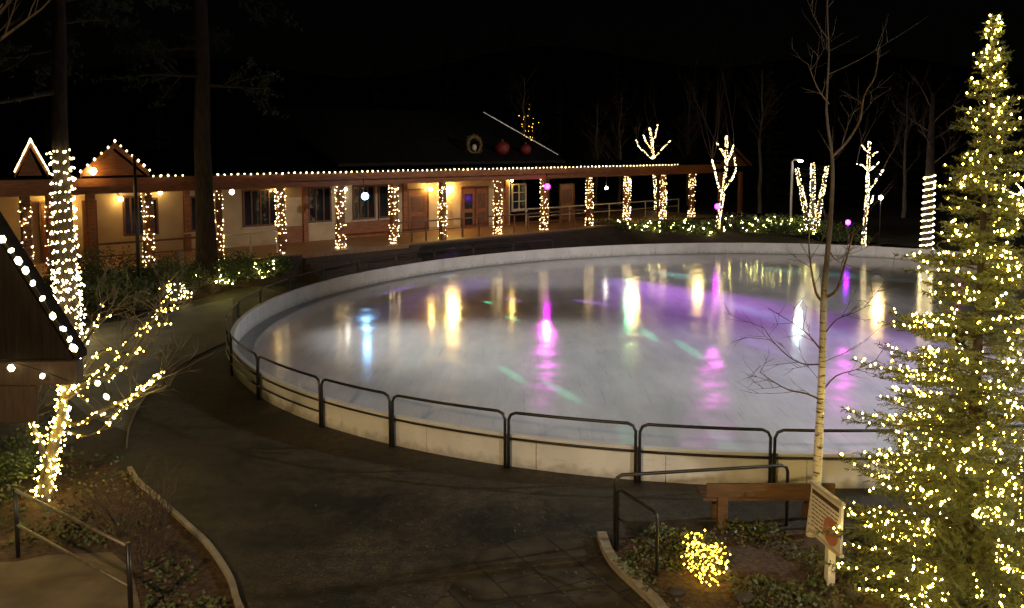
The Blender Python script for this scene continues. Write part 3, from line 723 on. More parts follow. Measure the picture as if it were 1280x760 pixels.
# tall pines, left
def pine(base, h, r, label, seed, z0, group=None, nbr=26, crown=3.4):
    rnd = random.Random(seed); base = Vector(base); o = thing('pine_tree', base, label, 'tree', group)
    tkm = MB(); pts = [base + Vector((rnd.gauss(0,.05)*(i>0), rnd.gauss(0,.05)*(i>0), h*i/8-.1*(i==0))) for i in range(9)]
    tkm.tube(pts, [r*(1.15 if i == 0 else 1-.9*i/8) for i in range(9)], 14, cap=False); tkm.build('trunk','bark',o)
    c = MB(); lm = MB()
    for k in range(nbr):
        z = z0+(h-z0)*(k+rnd.random())/nbr; f = (h-z)/(h-z0); L_ = crown*(.35+.65*f)*rnd.uniform(.6,1.1)
        az = rnd.random()*6.283; d = Vector((math.cos(az), math.sin(az), rnd.uniform(-.25,.25))).normalized()
        out = []; branch(lm, base+Vector((0,0,z)), d, L_, .06*(.4+f), 1, out, rnd, .7, .05, 5, 5)
        for bp_, rd_, gen in out:
            for q in bp_[2:]:
                for _ in range(3 if gen == 0 else 5):
                    cc = q + Vector((rnd.gauss(0,.16), rnd.gauss(0,.16), rnd.gauss(0,.09)))
                    for _ in range(9):
                        e = Vector((rnd.gauss(0,1), rnd.gauss(0,1), rnd.gauss(.3,.8))).normalized()*rnd.uniform(.12,.22); s_ = e.orthogonal().normalized()*.012
                        c.add([cc-s_, cc+s_, cc+e], [(0,1,2)])
    lm.build('limb','bark',o); c.build('crown','darkneedle',o); return pts
PT = gp(87, 425); pine(PT, 24, .27, 'tall pine at the left with its lower trunk wound in white lights', 3, 6.6)
P2 = W(wt(256,-1.3),-1.3,.2); pine(P2, 22, .38, 'tall dark pine with a bare unlit trunk in front of the walkway', 7, 7.2)
def spiral(c, r0, r1, z0, z1, turns, per, jit=.02, phase=0):
    out = []
    for i in range(int(turns*per)):
        f = i/(turns*per); a = 2*math.pi*f*turns+phase; r = r0+(r1-r0)*f
        out.append(Vector((c[0]+math.cos(a)*r+rng.gauss(0,jit), c[1]+math.sin(a)*r+rng.gauss(0,jit), z0+(z1-z0)*f+rng.gauss(0,jit))))
    return out
ps = spiral(PT, .335, .29, .15, 5.35, 19, 18, .025) + spiral(PT, .38, .32, .15, 2.0, 9, 24, .07)
o = thing('string_lights', PT, 'white lights spiralling up the thick pine trunk at the left', 'string lights', G_)
bulbs(o, ps, .025, 'bulb_far', 100)
a = MB(); a.tube(spiral(PT, .325, .28, .15, 5.35, 19, 20, 0), .008, 4); a.build('wire','wire',o)
# light-wound trunk at the frame edge
EB_ = Vector((-7.28, 11.75, 0)); ET_ = Vector((.03, 0, 1)).normalized()
tk = MB(); tk.tube([EB_+ET_*z for z in (-.1,2,4,6.2,7)], [.17,.14,.12,.1,.07], 10)
for az, z, l in ((1.2,5.6,1.2),(3.4,6,1.1),(5.1,6.4,1.0)):
    pass
o = thing('tree_trunk', EB_, 'slim trunk wound in round bulbs at the far left edge', 'tree'); tk.build('trunk','bark',o)
b_ = MB(); out=[]
for j in range(7): branch(b_, EB_+ET_*(6.2+.1*j), rot_dir(Vector((0,0,1)), .9, j*2.4), 1.4, .03, 2, out, rng, .7,.2,3,5)
b_.build('crown','twig',o)
o = thing('string_lights', EB_, 'round bulbs spiralling up the slim trunk at the far left edge', 'string lights', G_)
LE = lambda L_: [q+Vector((.03*q.z,0,0)) for q in L_]
sp_ = LE(spiral(EB_, .2, .14, .1, 5.75, 44, 6, .008)); bulbs(o, sp_, .03, 'bulb_big', 100)
a = MB(); a.tube(LE(spiral(EB_, .19, .13, .1, 5.75, 44, 12, 0)), .006, 4); a.build('wire','wire',o)

# lit multi-stem tree, lower left
LB = gp(54, 640)
o = thing('small_tree', LB, 'small bare spreading tree with lit branches in front of the left path', 'tree')
def pathpx(L_): return dense([at(x,y,Y) for x,y,Y in L_], 4)
stems = [([(54,640,13.2),(58,600,13.2),(66,560,13.2),(76,520,13.2),(84,470,13.3),(95,440,13.4)], .13, 15),
 ([(76,525,13.2),(100,530,13.1),(130,512,13.0),(165,495,12.9),(190,474,12.8),(207,462,12.7)], .04, 3),
 ([(80,500,13.2),(112,478,13.3),(140,470,13.5),(168,440,13.8),(190,400,14.2),(208,388,14.4),(226,383,14.5)], .045, 2.6),
 ([(92,450,13.3),(104,432,13.3),(118,412,13.4),(137,394,13.6)], .03, 2.6),
 ([(100,470,13.3),(126,440,13.5),(150,443,13.6),(180,437,13.7)], .03, 3),
 ([(190,400,14.2),(205,375,14.6),(212,352,14.9)], .02, 3),
 ([(96,490,13.2),(128,520,13.0),(152,512,12.9),(176,488,12.8),(200,470,12.7)], .016, 2.2),
 ([(106,470,13.3),(140,452,13.5),(165,420,13.9),(188,408,14.1),(215,405,14.2)], .016, 2.2),
 ([(88,470,13.3),(98,446,13.4),(108,420,13.5),(122,396,13.7),(128,380,13.8)], .016, 2),
 ([(84,540,13.1),(110,545,12.9),(138,528,12.8),(150,515,12.8)], .016, 2.4),
 ([(60,590,13.1),(52,560,12.9),(40,530,12.8),(28,508,12.7)], .05, 6),
 ([(112,478,13.3),(128,462,13.2),(150,462,13.2),(160,455,13.1)], .02, 3)]
tk = MB(); crn = MB(); lit = []
for i, (pp, r0, dn) in enumerate(stems):
    P_ = pathpx(pp); L_ = sum((P_[k+1]-P_[k]).length for k in range(len(P_)-1))
    (tk if i == 0 else crn).tube(P_, [r0*(1-.7*k/(len(P_)-1)) for k in range(len(P_))], 8, cap=False)
    m_ = int(L_*dn*(6 if i else 9))
    for _ in range(m_):
        q = rng.random()*(len(P_)-1); k = int(q); c = P_[k].lerp(P_[min(k+1,len(P_)-1)], q-k); rr_ = r0*(1-.7*q/(len(P_)-1))+.015
        e = Vector((rng.gauss(0,1),rng.gauss(0,1),rng.gauss(0,.6))).normalized()
        lit.append(c+e*rr_*rng.uniform(.9,1.5 if i else 1.7))
out = []
for i, (pp, r0, dn) in enumerate(stems):
    P_ = pathpx(pp)
    for _ in range(6 if i else 3):
        k = rng.randrange(len(P_)//2, len(P_)); branch(crn, P_[k], rot_dir(Vector((.3,0,.8)).normalized(), rng.uniform(.3,1.2), rng.random()*6.28), rng.uniform(.3,.75), .01, 2, out, rng, .7, .1, 3, 4)
tk.build('trunk','greybark',o); crn.build('crown','greybark',o)
o = thing('string_lights', LB, 'dense warm lights wound over the small bare tree at lower left', 'string lights', G_)
bulbs(o, lit, .0135, 'bulb_near', 100)
a = MB()
for pp, r0, dn in stems: a.tube([p+Vector((.01,-.015,.03)) for p in pathpx(pp)], .005, 4)
a.build('wire','wire',o)

# young birch in front
bp_ = dense([at(*q) for q in ((1011,694,11.85),(1015,655,11.85),(1021,600,11.85),(1024,540,11.86),(1027,480,11.87),(1029,400,11.9),(1030,365,11.9),(1036,300,11.9),(1040,240,11.9),(1040,195,11.9),(1033,140,11.95),(1036,70,12),(1034,10,12),(1036,-60,12))], 3)
o = thing('birch_tree', bp_[0], 'slender young birch with pale bark growing behind the sign', 'tree')
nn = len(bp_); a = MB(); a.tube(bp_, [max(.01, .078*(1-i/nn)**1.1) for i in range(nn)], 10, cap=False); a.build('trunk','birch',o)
cr = MB(); out = []
for pts_, r0 in (([(1026,500,11.87),(1008,492,11.8),(985,487,11.7),(962,474,11.6),(950,465,11.5)], .016), ([(1029,378,11.9),(1020,366,11.9),(1014,335,11.9),(1011,305,11.9),(1013,280,11.9)], .022),
   ([(1031,372,11.9),(1046,362,11.9),(1056,330,11.8),(1063,305,11.8),(1068,285,11.8)], .022), ([(1040,196,11.9),(1058,178,11.9),(1075,150,11.9),(1080,120,11.9),(1094,95,11.9),(1098,60,11.9)], .02),
   ([(1028,455,11.9),(1005,455,12.1),(985,445,12.3),(965,425,12.5),(955,410,12.6)], .013), ([(1028,440,11.9),(1012,420,11.7),(1000,410,11.6),(985,400,11.5),(960,385,11.4)], .013),
   ([(1029,420,11.9),(1045,400,11.8),(1065,392,11.7),(1085,382,11.6)], .012), ([(1027,490,11.9),(1045,470,12),(1070,462,12.2),(1095,450,12.3)], .012),
   ([(1035,310,11.9),(1045,325,12),(1058,318,12.1)], .01), ([(1036,130,11.9),(1022,110,11.9),(1010,80,11.9)], .012)):
    P_ = dense([at(*q) for q in pts_], 3); cr.tube(P_, [max(.003, r0*(1-.8*i/len(P_))) for i in range(len(P_))], 6, cap=False)
    for _ in range(6):
        k = rng.randrange(2, len(P_)); d = (P_[k]-P_[k-1]).normalized(); branch(cr, P_[k], rot_dir(d, rng.uniform(.4,1), rng.random()*6.28), rng.uniform(.25,.7), .005, 1, out, rng, .7, .1, 3, 3)
for _ in range(8):
    k = rng.randrange(12, nn); branch(cr, bp_[k], rot_dir(Vector((0,0,1)), rng.uniform(.7,1.4), rng.random()*6.28), rng.uniform(.4,1.0), .006, 1, out, rng, .7, .15, 4, 3)
cr.build('crown','twig',o)

# lit trees beyond the rink
GT = 'lit trees beyond the rink'
def lit_tree(name, base, stems, label, slabel, dens=26, r=.026, extra=0, seed=1, matn='greybark', bare_h=0):
    o = thing(name, base, label, 'tree', GT); tk = MB(); cr = MB(); lit = []
    for i, (P_, r0) in enumerate(stems):
        P_ = dense(P_, 4); n_ = len(P_); r0 *= .7; (tk if i == 0 else cr).tube(P_, [r0*(1-.55*k/n_) for k in range(n_)], 8, cap=False)
        L_ = sum((P_[k+1]-P_[k]).length for k in range(n_-1))
        for _ in range(int(L_*dens*(1+r0*6))):
            q = rng.random()*(n_-1); k = int(q); c = P_[k].lerp(P_[min(k+1,n_-1)], q-k)
            e = Vector((rng.gauss(0,1),rng.gauss(0,1),rng.gauss(0,.3))).normalized(); lit.append(c+e*(r0*(1-.55*q/n_)+.02))
    out = []; rnd = random.Random(seed); top = Vector(stems[0][0][-1])
    for j in range(extra):
        P_ = stems[rnd.randrange(len(stems))][0]; p = Vector(P_[-1]); branch(cr, p, rot_dir(Vector((0,0,1)), rnd.uniform(.1,.6), rnd.random()*6.28), bare_h*rnd.uniform(.5,1), .03, 2, out, rnd, .6, .3, 4, 4)
    tk.build('trunk', matn, o)
    if cr.v: cr.build('crown','twig',o)
    string_mesh(sorted(lit, key=lambda q: q.z)[::6], lit, r*.66, 'bulb_tree', slabel, GT)
def px_path(L_, Y): return [at(x,y,Y) for x,y in L_]
lit_tree('bare_tree', at(816,262,62), [(px_path([(820,262),(819,235),(817,205),(815,180),(812,160)],62),.13), (px_path([(816,200),(808,192),(799,184),(795,175)],62),.05),
  (px_path([(817,198),(826,188),(838,176)],62),.05), (px_path([(815,182),(819,170),(822,156)],62),.05), (px_path([(815,186),(808,178),(804,168)],62),.05)],
  'light-wrapped tree rising behind the open walkway roof', 'white lights on the tree rising behind the open walkway roof', extra=5, bare_h=3)
lit_tree('bare_tree', gp(897,284,.9), [(px_path([(897,284),(899,268),(903,248),(906,225),(908,195),(908,170)],50),.14), (px_path([(903,246),(898,232),(894,215),(890,200)],50),.05),
  (px_path([(905,236),(913,226),(919,215),(918,195)],50),.06), (px_path([(907,196),(901,186),(895,178)],50),.05), (px_path([(907,205),(914,192),(917,180)],50),.05)],
  'brightly lit forked tree beside the end gable of the walkway', 'white lights on the forked tree beside the end gable', dens=34, extra=8, bare_h=4.5, seed=4)
lit_tree('tree_trunk', gp(1014,287,.6), [(px_path([(1016,287),(1016,250),(1016,204)],47),.24), (px_path([(1011,287),(1004,250),(996,210)],47),.22), (px_path([(1020,283),(1027,245),(1034,207)],47),.2)],
  'three thick trunks fanning from one base, wound with lights', 'lights wound round the three fanning thick trunks', dens=30, r=.024)
lit_tree('bare_tree', gp(1079,311,.1), [(px_path([(1079,311),(1081,280),(1084,245),(1085,215),(1087,176)],45.5),.13), (px_path([(1082,262),(1089,252),(1092,245)],45.5),.05), (px_path([(1084,240),(1095,226),(1104,212)],45.5),.05),
  (px_path([(1085,212),(1078,207),(1071,205)],45.5),.05), (px_path([(1085,214),(1093,208),(1098,202)],45.5),.05), (px_path([(1086,198),(1092,193),(1096,190)],45.5),.05), (px_path([(1086,192),(1081,187),(1077,182)],45.5),.05)],
  'upright lit tree with short side branches behind the far boards', 'white lights on the upright tree behind the far boards', dens=30, extra=4, bare_h=3, seed=9)
WB = gp(1158, 322, .05); 
o = thing('tree_trunk', WB, 'trunk wound in spiral lights half behind the tall conifer', 'tree', GT)
a = MB(); a.tube([WB+Vector((0,0,z)) for z in (-.1,1.5,3,5,8)], [.26,.24,.22,.19,.1], 10); a.build('trunk','bark',o)
string_mesh(None, spiral(WB,.3,.25,.2,4.1,13,26,.01), .026, 'bulb_far', 'spiral lights round the trunk half behind the tall conifer', GT)
b_ = MB(); out = []
for j in range(8): branch(b_, WB+Vector((0,0,4.5+.4*j)), rot_dir(Vector((0,0,1)), 1.0, j*2.4), 2, .05, 2, out, rng, .7, .2, 4, 4)
b_.build('crown','twig',o)
lit_tree('bare_tree', at(1290,330,36), [(px_path([(1290,330),(1286,280),(1278,238)],36),.1), (px_path([(1278,238),(1268,226),(1258,210)],36),.05), (px_path([(1280,245),(1262,240),(1252,228)],36),.04), (px_path([(1284,262),(1272,258),(1258,246)],36),.04)],
  'lit tree at the right edge behind the tall conifer', 'white lights on the tree at the right edge behind the conifer', dens=30, extra=3, bare_h=2.5, seed=12)
# lamp post by the fanning trunks
LP = gp(988, 290, .6); LP = Vector((LP.x*1.02, LP.y*1.02, .6))
o = thing('lamp_post', LP, 'pale slim lamp post left of the three fanning trunks', 'lamp post')
a = MB(); a.tube([LP, LP+Vector((0,0,4.05))], .07, 8); a.build('post','white',o)
a = MB(); a.tube([LP+Vector((0,0,4.0)), LP+Vector((.12,-.05,4.15)), LP+Vector((.4,-.1,4.12))], .05, 8); a.build('arm','white',o)
a = MB(); a.ball(LP+Vector((.45,-.1,4.04)), .1, 2, (1.4,1,.6)); a.build('lamp_head','globe',o)
# bollard/uplights beyond the rink
def uplight(px, py, Y, m_, r, label, gz=.3):
    p = at(px, py, Y); o = thing('garden_light', (p.x,p.y,gz), label, 'garden light')
    a = MB(); a.tube([(p.x,p.y,gz-.05),(p.x,p.y,p.z-r*.8)], .025, 8); a.build('stake','black',o)
    a = MB(); a.ball(p, r, 2); a.build('lens', m_, o)
    a = MB(); a.tube([p+Vector((0,.02,-r*.2)), p+Vector((0,r*1.6,0))], [r*1.08, r*.7], 12); a.build('housing','black',o)
    return p
PU1 = uplight(897, 258, 48, 'magenta', .15, 'magenta garden light at the foot of the forked lit tree', .7)
PU2 = uplight(1060, 278, 45.5, 'violet', .13, 'violet garden light between the fanning trunks and upright tree', .2)
PU3 = uplight(1202, 287, 42, 'pink', .1, 'pink garden light seen through the tall conifer', .1)
PU4 = uplight(1101, 247, 46, 'globe', .12, 'round white light on a stake right of the upright lit tree', .2)

# dark trees behind
GB = 'dark conifers on the hillside'
proto = None
ctk, cbr, ccr = conifer_mb(12, 2.6, 21, whorl=.6, nb=8, sub=.28, needle=.13, base_h=1.0, trunk_r=.2)
spots = [(470,80,1.3,-.5),(560,92,1.5,0),(700,84,1.1,0),(770,96,1.5,.5),(860,88,1.2,.5),(960,82,1.3,.5),(1040,90,1.5,0),(1120,78,1.2,0),(330,78,1.2,0),(200,70,1.1,0),(60,62,1.0,0),(-40,56,1.2,0),(1180,86,1.4,0),(1260,72,1.1,0),(640,110,1.6,1)]
for i, (px, Y, s_, dz) in enumerate(spots):
    x = (px-640)/F*Y; zb = -.2 if Y < 78 else (-1+30*((Y-78)/170)**1.3)
    if proto is None:
        proto = thing('dark_conifer', (0,0,0), 'dark unlit conifer standing in the black wood behind the lodge', 'tree', GB)
        ctk.build('trunk','bark',proto); cbr.build('branch','twig',proto); ccr.build('crown','darkneedle',proto); o = proto
    else:
        o = proto.copy(); COL.objects.link(o)
        for ch in proto.children:
            c = ch.copy(); COL.objects.link(c); c.parent = o
    o.location = (x, Y, zb); o.scale = (s_,)*3; o.rotation_euler = (0,0,i*1.7)
for i, (px, Y, h, lab) in enumerate(((655,60,9.5,'bare tree behind the slanting roof light line'), (775,66,9,'faint bare tree left of the lit tree behind the walkway'), (745,64,8,'thin bare tree behind the lodge corner'),
     (950,60,10,'bare tree right of the end gable'), (1130,58,9,'bare tree right of the upright lit tree'), (860,68,9,'bare tree behind the far end of the walkway'))):
    Y_ = Y; bare_tree(((px-640)/F*Y_, Y_, .6), h, .16, lab, 'bare trees behind the lodge', seed=30+i, depth=4, kids=7)
# a few lights in the bare tree behind the roof
string_mesh(None, [at(660+rng.gauss(0,5), 165+rng.gauss(0,14), 60+rng.gauss(0,.3)) for _ in range(40)], .012, 'bulb_gold', 'faint gold lights in the bare tree behind the roof edge', GT)

# ------------------------------------------------------------------ shrubs
def shrub_mb(c, r, nl, rnd, leaf=.07, sc=(1,1,.8)):
    lv = MB(); stm = MB(); c = Vector(c)
    lobes = [(Vector((rnd.gauss(0,.45), rnd.gauss(0,.45), rnd.uniform(.2,.9))), rnd.uniform(.35,.6)) for _ in range(9)]
    for _ in range(14):
        L_, w_ = lobes[rnd.randrange(9)]; tip = c+Vector((L_.x*r*sc[0], L_.y*r*sc[1], L_.z*r*sc[2]*1.1)); stm.tube([c+Vector((rnd.gauss(0,.04),rnd.gauss(0,.04),-.05)), c.lerp(tip,.5)+Vector((rnd.gauss(0,.05),rnd.gauss(0,.05),.03)), tip], [.015,.01,.004], 4, cap=False)
    for _ in range(nl):
        L_, w_ = lobes[rnd.randrange(9)]; e = Vector((rnd.gauss(0,1),rnd.gauss(0,1),rnd.gauss(0,1))).normalized()*w_*(rnd.random()**.45)
        p = c + Vector(((L_.x+e.x)*r*sc[0], (L_.y+e.y)*r*sc[1], max(.02, (L_.z+e.z)*r*sc[2])))
        d = Vector((rnd.gauss(0,1),rnd.gauss(0,1),rnd.gauss(.2,.7))).normalized()*leaf*rnd.uniform(.6,1.3); s_ = d.orthogonal().normalized(); s_.rotate(Quaternion(d.normalized(), rnd.random()*6.28)); s_ *= leaf*.3
        lv.add([p-d*.5, p+s_, p+d*.5, p-s_], [(0,1,2,3)])
    return lv, stm, lobes
def shrub(base, r, label, group=None, nl=900, leaf=.07, matn='leaf', lit=0, litlabel=None, lm='bulb_far', lr=.022, sc=(1,1,.8), seed=0, name='leafy_shrub', inner=1.0):
    rnd = random.Random(seed); base = Vector(base); o = thing(name, base, label, 'shrub', group)
    lv, stm, lobes = shrub_mb(base, r, nl, rnd, leaf, sc); stm.build('stem','twig',o); lv.build('foliage',matn,o)
    if lit:
        pts = []
        for _ in range(lit):
            L_, w_ = lobes[rnd.randrange(9)]; e = Vector((rnd.gauss(0,1),rnd.gauss(0,1),rnd.gauss(0,1))).normalized()*w_*inner
            pts.append(base + Vector(((L_.x+e.x)*r*sc[0], (L_.y+e.y)*r*sc[1], max(.05,(L_.z+e.z)*r*sc[2]))))
        string_mesh(sorted(pts, key=lambda q: q.x+q.z), pts, lr, lm, litlabel, group, wire=.003)
GS = 'shrubs in the bed below the walkway'
bed = [(112,-2.6,1.1,'dark shrub right of the light-wound pine'), (135,-1.6,1.3,'large dark shrub left of the tall black pole'), (157,-2.7,.8,'low dark shrub at the foot of the tall black pole'), (205,-1.3,1.15,'dark shrub right of the column by the tall black pole'),
       (232,-1.5,.95,'dark shrub left of the dark pine trunk'), (296,-1.15,.95,'tall dark shrub between the two glowing bushes'), (341,-1.0,.7,'dark shrub beside the left end of the steps'), (92,-1.4,1.2,'dark shrub behind the light-wound pine')]
for i, (px,n_,r,lab) in enumerate(bed): shrub(W(wt(px,n_),n_,.2+.12*(3+n_)), r, lab, GS, 2000, .1, seed=50+i, sc=(1,1,1))
shrub(W(wt(268,-1.5),-1.5,.35), .7, 'glowing bush below the column half behind the dark pine', GS, 900, .09, lit=60, litlabel='lights in the bush below the half hidden column', seed=61, lm='bulb_hedge', lr=.02)
shrub(W(wt(320,-1.2),-1.2,.4), .65, 'glowing bush near the left end of the steps', GS, 900, .09, lit=30, litlabel='lights in the bush near the left end of the steps', seed=62, lr=.018, lm='bulb_hedge')
shrub(W(wt(212,-2.5),-2.5,.15), .6, 'small glowing bush at the front edge of the bed by the path', GS, 600, .08, lit=50, litlabel='lights in the small bush at the bed edge by the path', seed=63, lr=.024)
GR = 'low green shrubs behind the far boards'
fars = [(752,292),(775,288),(792,290),(812,286),(828,289),(848,287),(866,290),(884,288),(930,284),(948,287),(962,283),(980,286),(997,288),(1030,292),(1052,296)]
for i, (px,py) in enumerate(fars):
    p = at(px, py, 50 if px < 900 else 47.5)
    lit = 12 if 760 < px < 1000 else 0
    shrub((p.x,p.y,max(.35,p.z-.2)), 1.0, 'low spreading green shrub in the lit row behind the far boards' if lit else 'low dark green shrub at an end of the row behind the far boards', GR, 1300, .12, lit=lit, litlabel='lights scattered in a low green shrub behind the far boards', seed=80+i, lr=.026, lm='bulb_hedge', sc=(1.3,1,.75), inner=.6)
# round glowing bush
GBp = gp(882, 716, .06)
shrub(GBp, .33, 'small round bush glowing bright yellow in the bed before the bench', None, 500, .04, lit=260, litlabel='tightly packed yellow lights covering the small round bush', lm='bulb_gold', lr=.012, sc=(.9,.9,1.05), seed=5, matn='dryleaf', name='round_bush')
# ground cover and leaf litter in the right bed
gc = MB(); rnd = random.Random(77)
def in_poly(x, y, P):
    ins = False; j = len(P)-1
    for i in range(len(P)):
        if (P[i].y > y) != (P[j].y > y) and x < (P[j].x-P[i].x)*(y-P[i].y)/(P[j].y-P[i].y)+P[i].x: ins = not ins
        j = i
    return ins
cnt = 0
while cnt < 9000:
    x = rnd.uniform(1.2,6); y = rnd.uniform(7.5,12.4)
    if not in_poly(x,y,bed_r): continue
    cl_ = math.sin(x*3.1+1)*math.sin(y*2.7+x)+.3*math.sin(x*9)*math.sin(y*8)
    if cl_ < rnd.uniform(-.5,.6): continue
    cnt += 1; z = .07+max(0,cl_)*rnd.random()*.3
    d = Vector((rnd.gauss(0,1),rnd.gauss(0,1),rnd.gauss(.3,.6))).normalized()*rnd.uniform(.04,.09); s_ = d.orthogonal().normalized(); s_.rotate(Quaternion(d.normalized(), rnd.random()*6.28)); s_ *= .018
    p = Vector((x,y,z)); gc.cur = 0 if rnd.random() < .55 else 1; gc.add([p-d*.5,p+s_,p+d*.5,p-s_], [(0,1,2,3)])
o = gc.build('ground_cover', ['leaf','dryleaf']); tag(o, 'low leafy ground cover and dead leaves in the bed by the bench', 'ground cover', None, 'stuff')
gc = MB()
for _ in range(5000):
    px = rnd.uniform(-40,290); py = rnd.uniform(545,790); p = gp(px,py,.03)
    if px > 160+max(0,(py-590))*.75 or (py > 688 and px < 180): continue
    cl_ = math.sin(p.x*2.3)*math.sin(p.y*3.1)
    if cl_ < rnd.uniform(-.6,.7): continue
    d = Vector((rnd.gauss(0,1),rnd.gauss(0,1),rnd.gauss(.3,.6))).normalized()*rnd.uniform(.05,.1); s_ = d.orthogonal().normalized()*.022; p.z += max(0,cl_)*rnd.random()*.25
    gc.cur = 0 if rnd.random() < .6 else 1; gc.add([p-d*.5,p+s_,p+d*.5,p-s_], [(0,1,2,3)])
o = gc.build('ground_cover', ['leaf','dryleaf']); tag(o, 'low plants and dead leaves in the bed under the lit bare tree', 'ground cover', None, 'stuff')
gc = MB(); rl_ = random.Random(5)
for _ in range(1500):
    px, py = rl_.uniform(150,1000), rl_.uniform(470,770); p = gp(px,py,.012)
    d2 = Vector((p.x,p.y))-C0
    if (d2.dot(E1)/(EA+.4))**2+(d2.dot(E2)/(EB+.4))**2 < 1 or in_poly(p.x,p.y,bed_r): continue
    a_ = rl_.random()*6.28; l_ = rl_.uniform(.012,.035); dd = Vector((math.cos(a_),math.sin(a_),rl_.uniform(-.2,.3)))*l_; ss = Vector((-math.sin(a_),math.cos(a_),rl_.uniform(-.2,.2)))*l_*.5
    gc.add([p-dd,p+ss,p+dd,p-ss], [(0,1,2,3)])
o = gc.build('fallen_leaves', 'dryleaf'); tag(o, 'small dead leaves scattered over the dark paving', 'leaf litter', None, 'stuff')
shrub(gp(8,600,.05), .75, 'green shrub left of the lit bare tree at the frame edge', None, 1500, .07, seed=66)
shrub(gp(90,668,.05), .35, 'low shrub behind the left handrail', None, 500, .06, seed=67, matn='dryleaf')
for i, (px, py, h, lab) in enumerate(((150,672,.95,'leafless twiggy shrub beside the pale kerb'), (178,716,.8,'leafless twiggy shrub near the lower handrail post'), (205,655,.55,'small leafless shrub close to the kerb bend'))):
    p = gp(px, py, .02); o = thing('bare_shrub', p, lab, 'shrub', 'leafless shrubs by the kerb'); a = MB(); out = []
    for j in range(10): branch(a, p-Vector((0,0,.04)), rot_dir(Vector((0,0,1)), rng.uniform(.1,.75), rng.random()*6.28), h*rng.uniform(.6,1.1), .012, 2, out, rng, .6, .15, 4, 4)
    a.build('stem','twig',o)
for i, (px,py,r) in enumerate(((846,742,.1),(930,750,.12),(1012,752,.11),(1068,745,.1))):
    p = gp(px,py,.06); a = MB(); a.ball((0,0,0), r, 2, (1.2,.9,.6)); rr_ = random.Random(i)
    a.v = [(p.x+x*rr_.uniform(.88,1.1), p.y+y*rr_.uniform(.88,1.1), p.z+r*.3+z*rr_.uniform(.85,1.1)) for x,y,z in a.v]
    a.sm = [False]*len(a.sm)
    a.solo('rock','rock','grey rock lying in the bed between the glowing bush and conifer', 'rock', 'rocks in the right bed')

# ------------------------------------------------------------------ foreground furniture
# bench with its back to the camera
Yb = 12.1; x0, x1 = 2.74, 4.55
o = thing('park_bench', ((x0+x1)/2, Yb+.25, 0), 'orange-brown wooden bench facing the ice, its back to the camera', 'bench')
a = MB(); a.box((x0,Yb,.5),(x1,Yb+.05,.69)); a.build('backrest','bench',o)
a = MB()
for k in range(3): a.box((x0-.03,Yb+.09+k*.15,.41),(x1+.03,Yb+.22+k*.15,.455))
a.build('seat','bench',o)
for xx in (x0+.18, x1-.3):
    a = MB(); a.box((xx,Yb+.055,.02),(xx+.14,Yb+.088,.67)); a.box((xx,Yb+.09,.02),(xx+.14,Yb+.16,.405)); a.box((xx,Yb+.42,.02),(xx+.14,Yb+.5,.405)); a.box((xx,Yb+.161,.33),(xx+.14,Yb+.419,.405)); a.build('leg','bench',o)
# low corner handrail
o = thing('handrail', gp(768,690), 'dark corner handrail left of the bench, with a slanting wing', 'handrail')
zt = .97; A_ = gp(768,692); Bq = at(985,583,12.3); Bf = Vector((Bq.x,Bq.y,0)); Cf = Vector(((828-640)/103.5,10.7,0))
def bar(p,q,c=.1): d=(q-p).normalized(); return d
d = (Bf-A_).normalized()
a = MB(); a.tube([A_-Vector((0,0,.02)), A_+Vector((0,0,zt)), A_+Vector((0,0,zt+.07))+d*.03, A_+Vector((0,0,zt+.1))+d*.1, Bf+Vector((0,0,zt-.07))-d*.1, Bf+Vector((0,0,zt-.1))-d*.03, Bf+Vector((0,0,zt-.17)), Bf], .024, 8); a.build('top_rail','black',o)
d = (Cf-A_).normalized(); A2 = A_+d*.06
a = MB(); a.tube([A2, A2+Vector((0,0,zt-.1)), A2+Vector((0,0,zt-.06))+d*.03, A2+Vector((0,0,zt-.06))+d*.09, Cf+Vector((0,0,.86))-d*.05, Cf+Vector((0,0,.82)), Cf], .022, 8); a.build('wing_rail','black',o)
a = MB(); a.tube([A2+Vector((0,0,.52)), Cf+Vector((0,0,.4))], .016, 6); a.build('mid_rail','black',o)
# left handrail by the landing
o = thing('handrail', gp(23,695), 'dark posted handrail with two pipes sloping across the lower left landing', 'handrail')
A_ = gp(23,698); zt = .95; Bf = Vector(((143-640)/115,9.63,0))
a = MB(); a.tube([A_, A_+Vector((0,0,zt))], .028, 8); a.build('post','black',o)
a = MB(); a.tube([Bf, Bf+Vector((0,0,zt+.02))], .03, 8); a.build('post','black',o)
a = MB(); a.tube([A_+Vector((0,0,zt-.02)), Bf+Vector((0,0,zt-.02))], .022, 8); a.build('top_rail','pipe',o)
a = MB(); a.tube([A_+Vector((0,0,.46)), Bf+Vector((0,0,.46))], .02, 8); a.build('lower_rail','pipe',o)
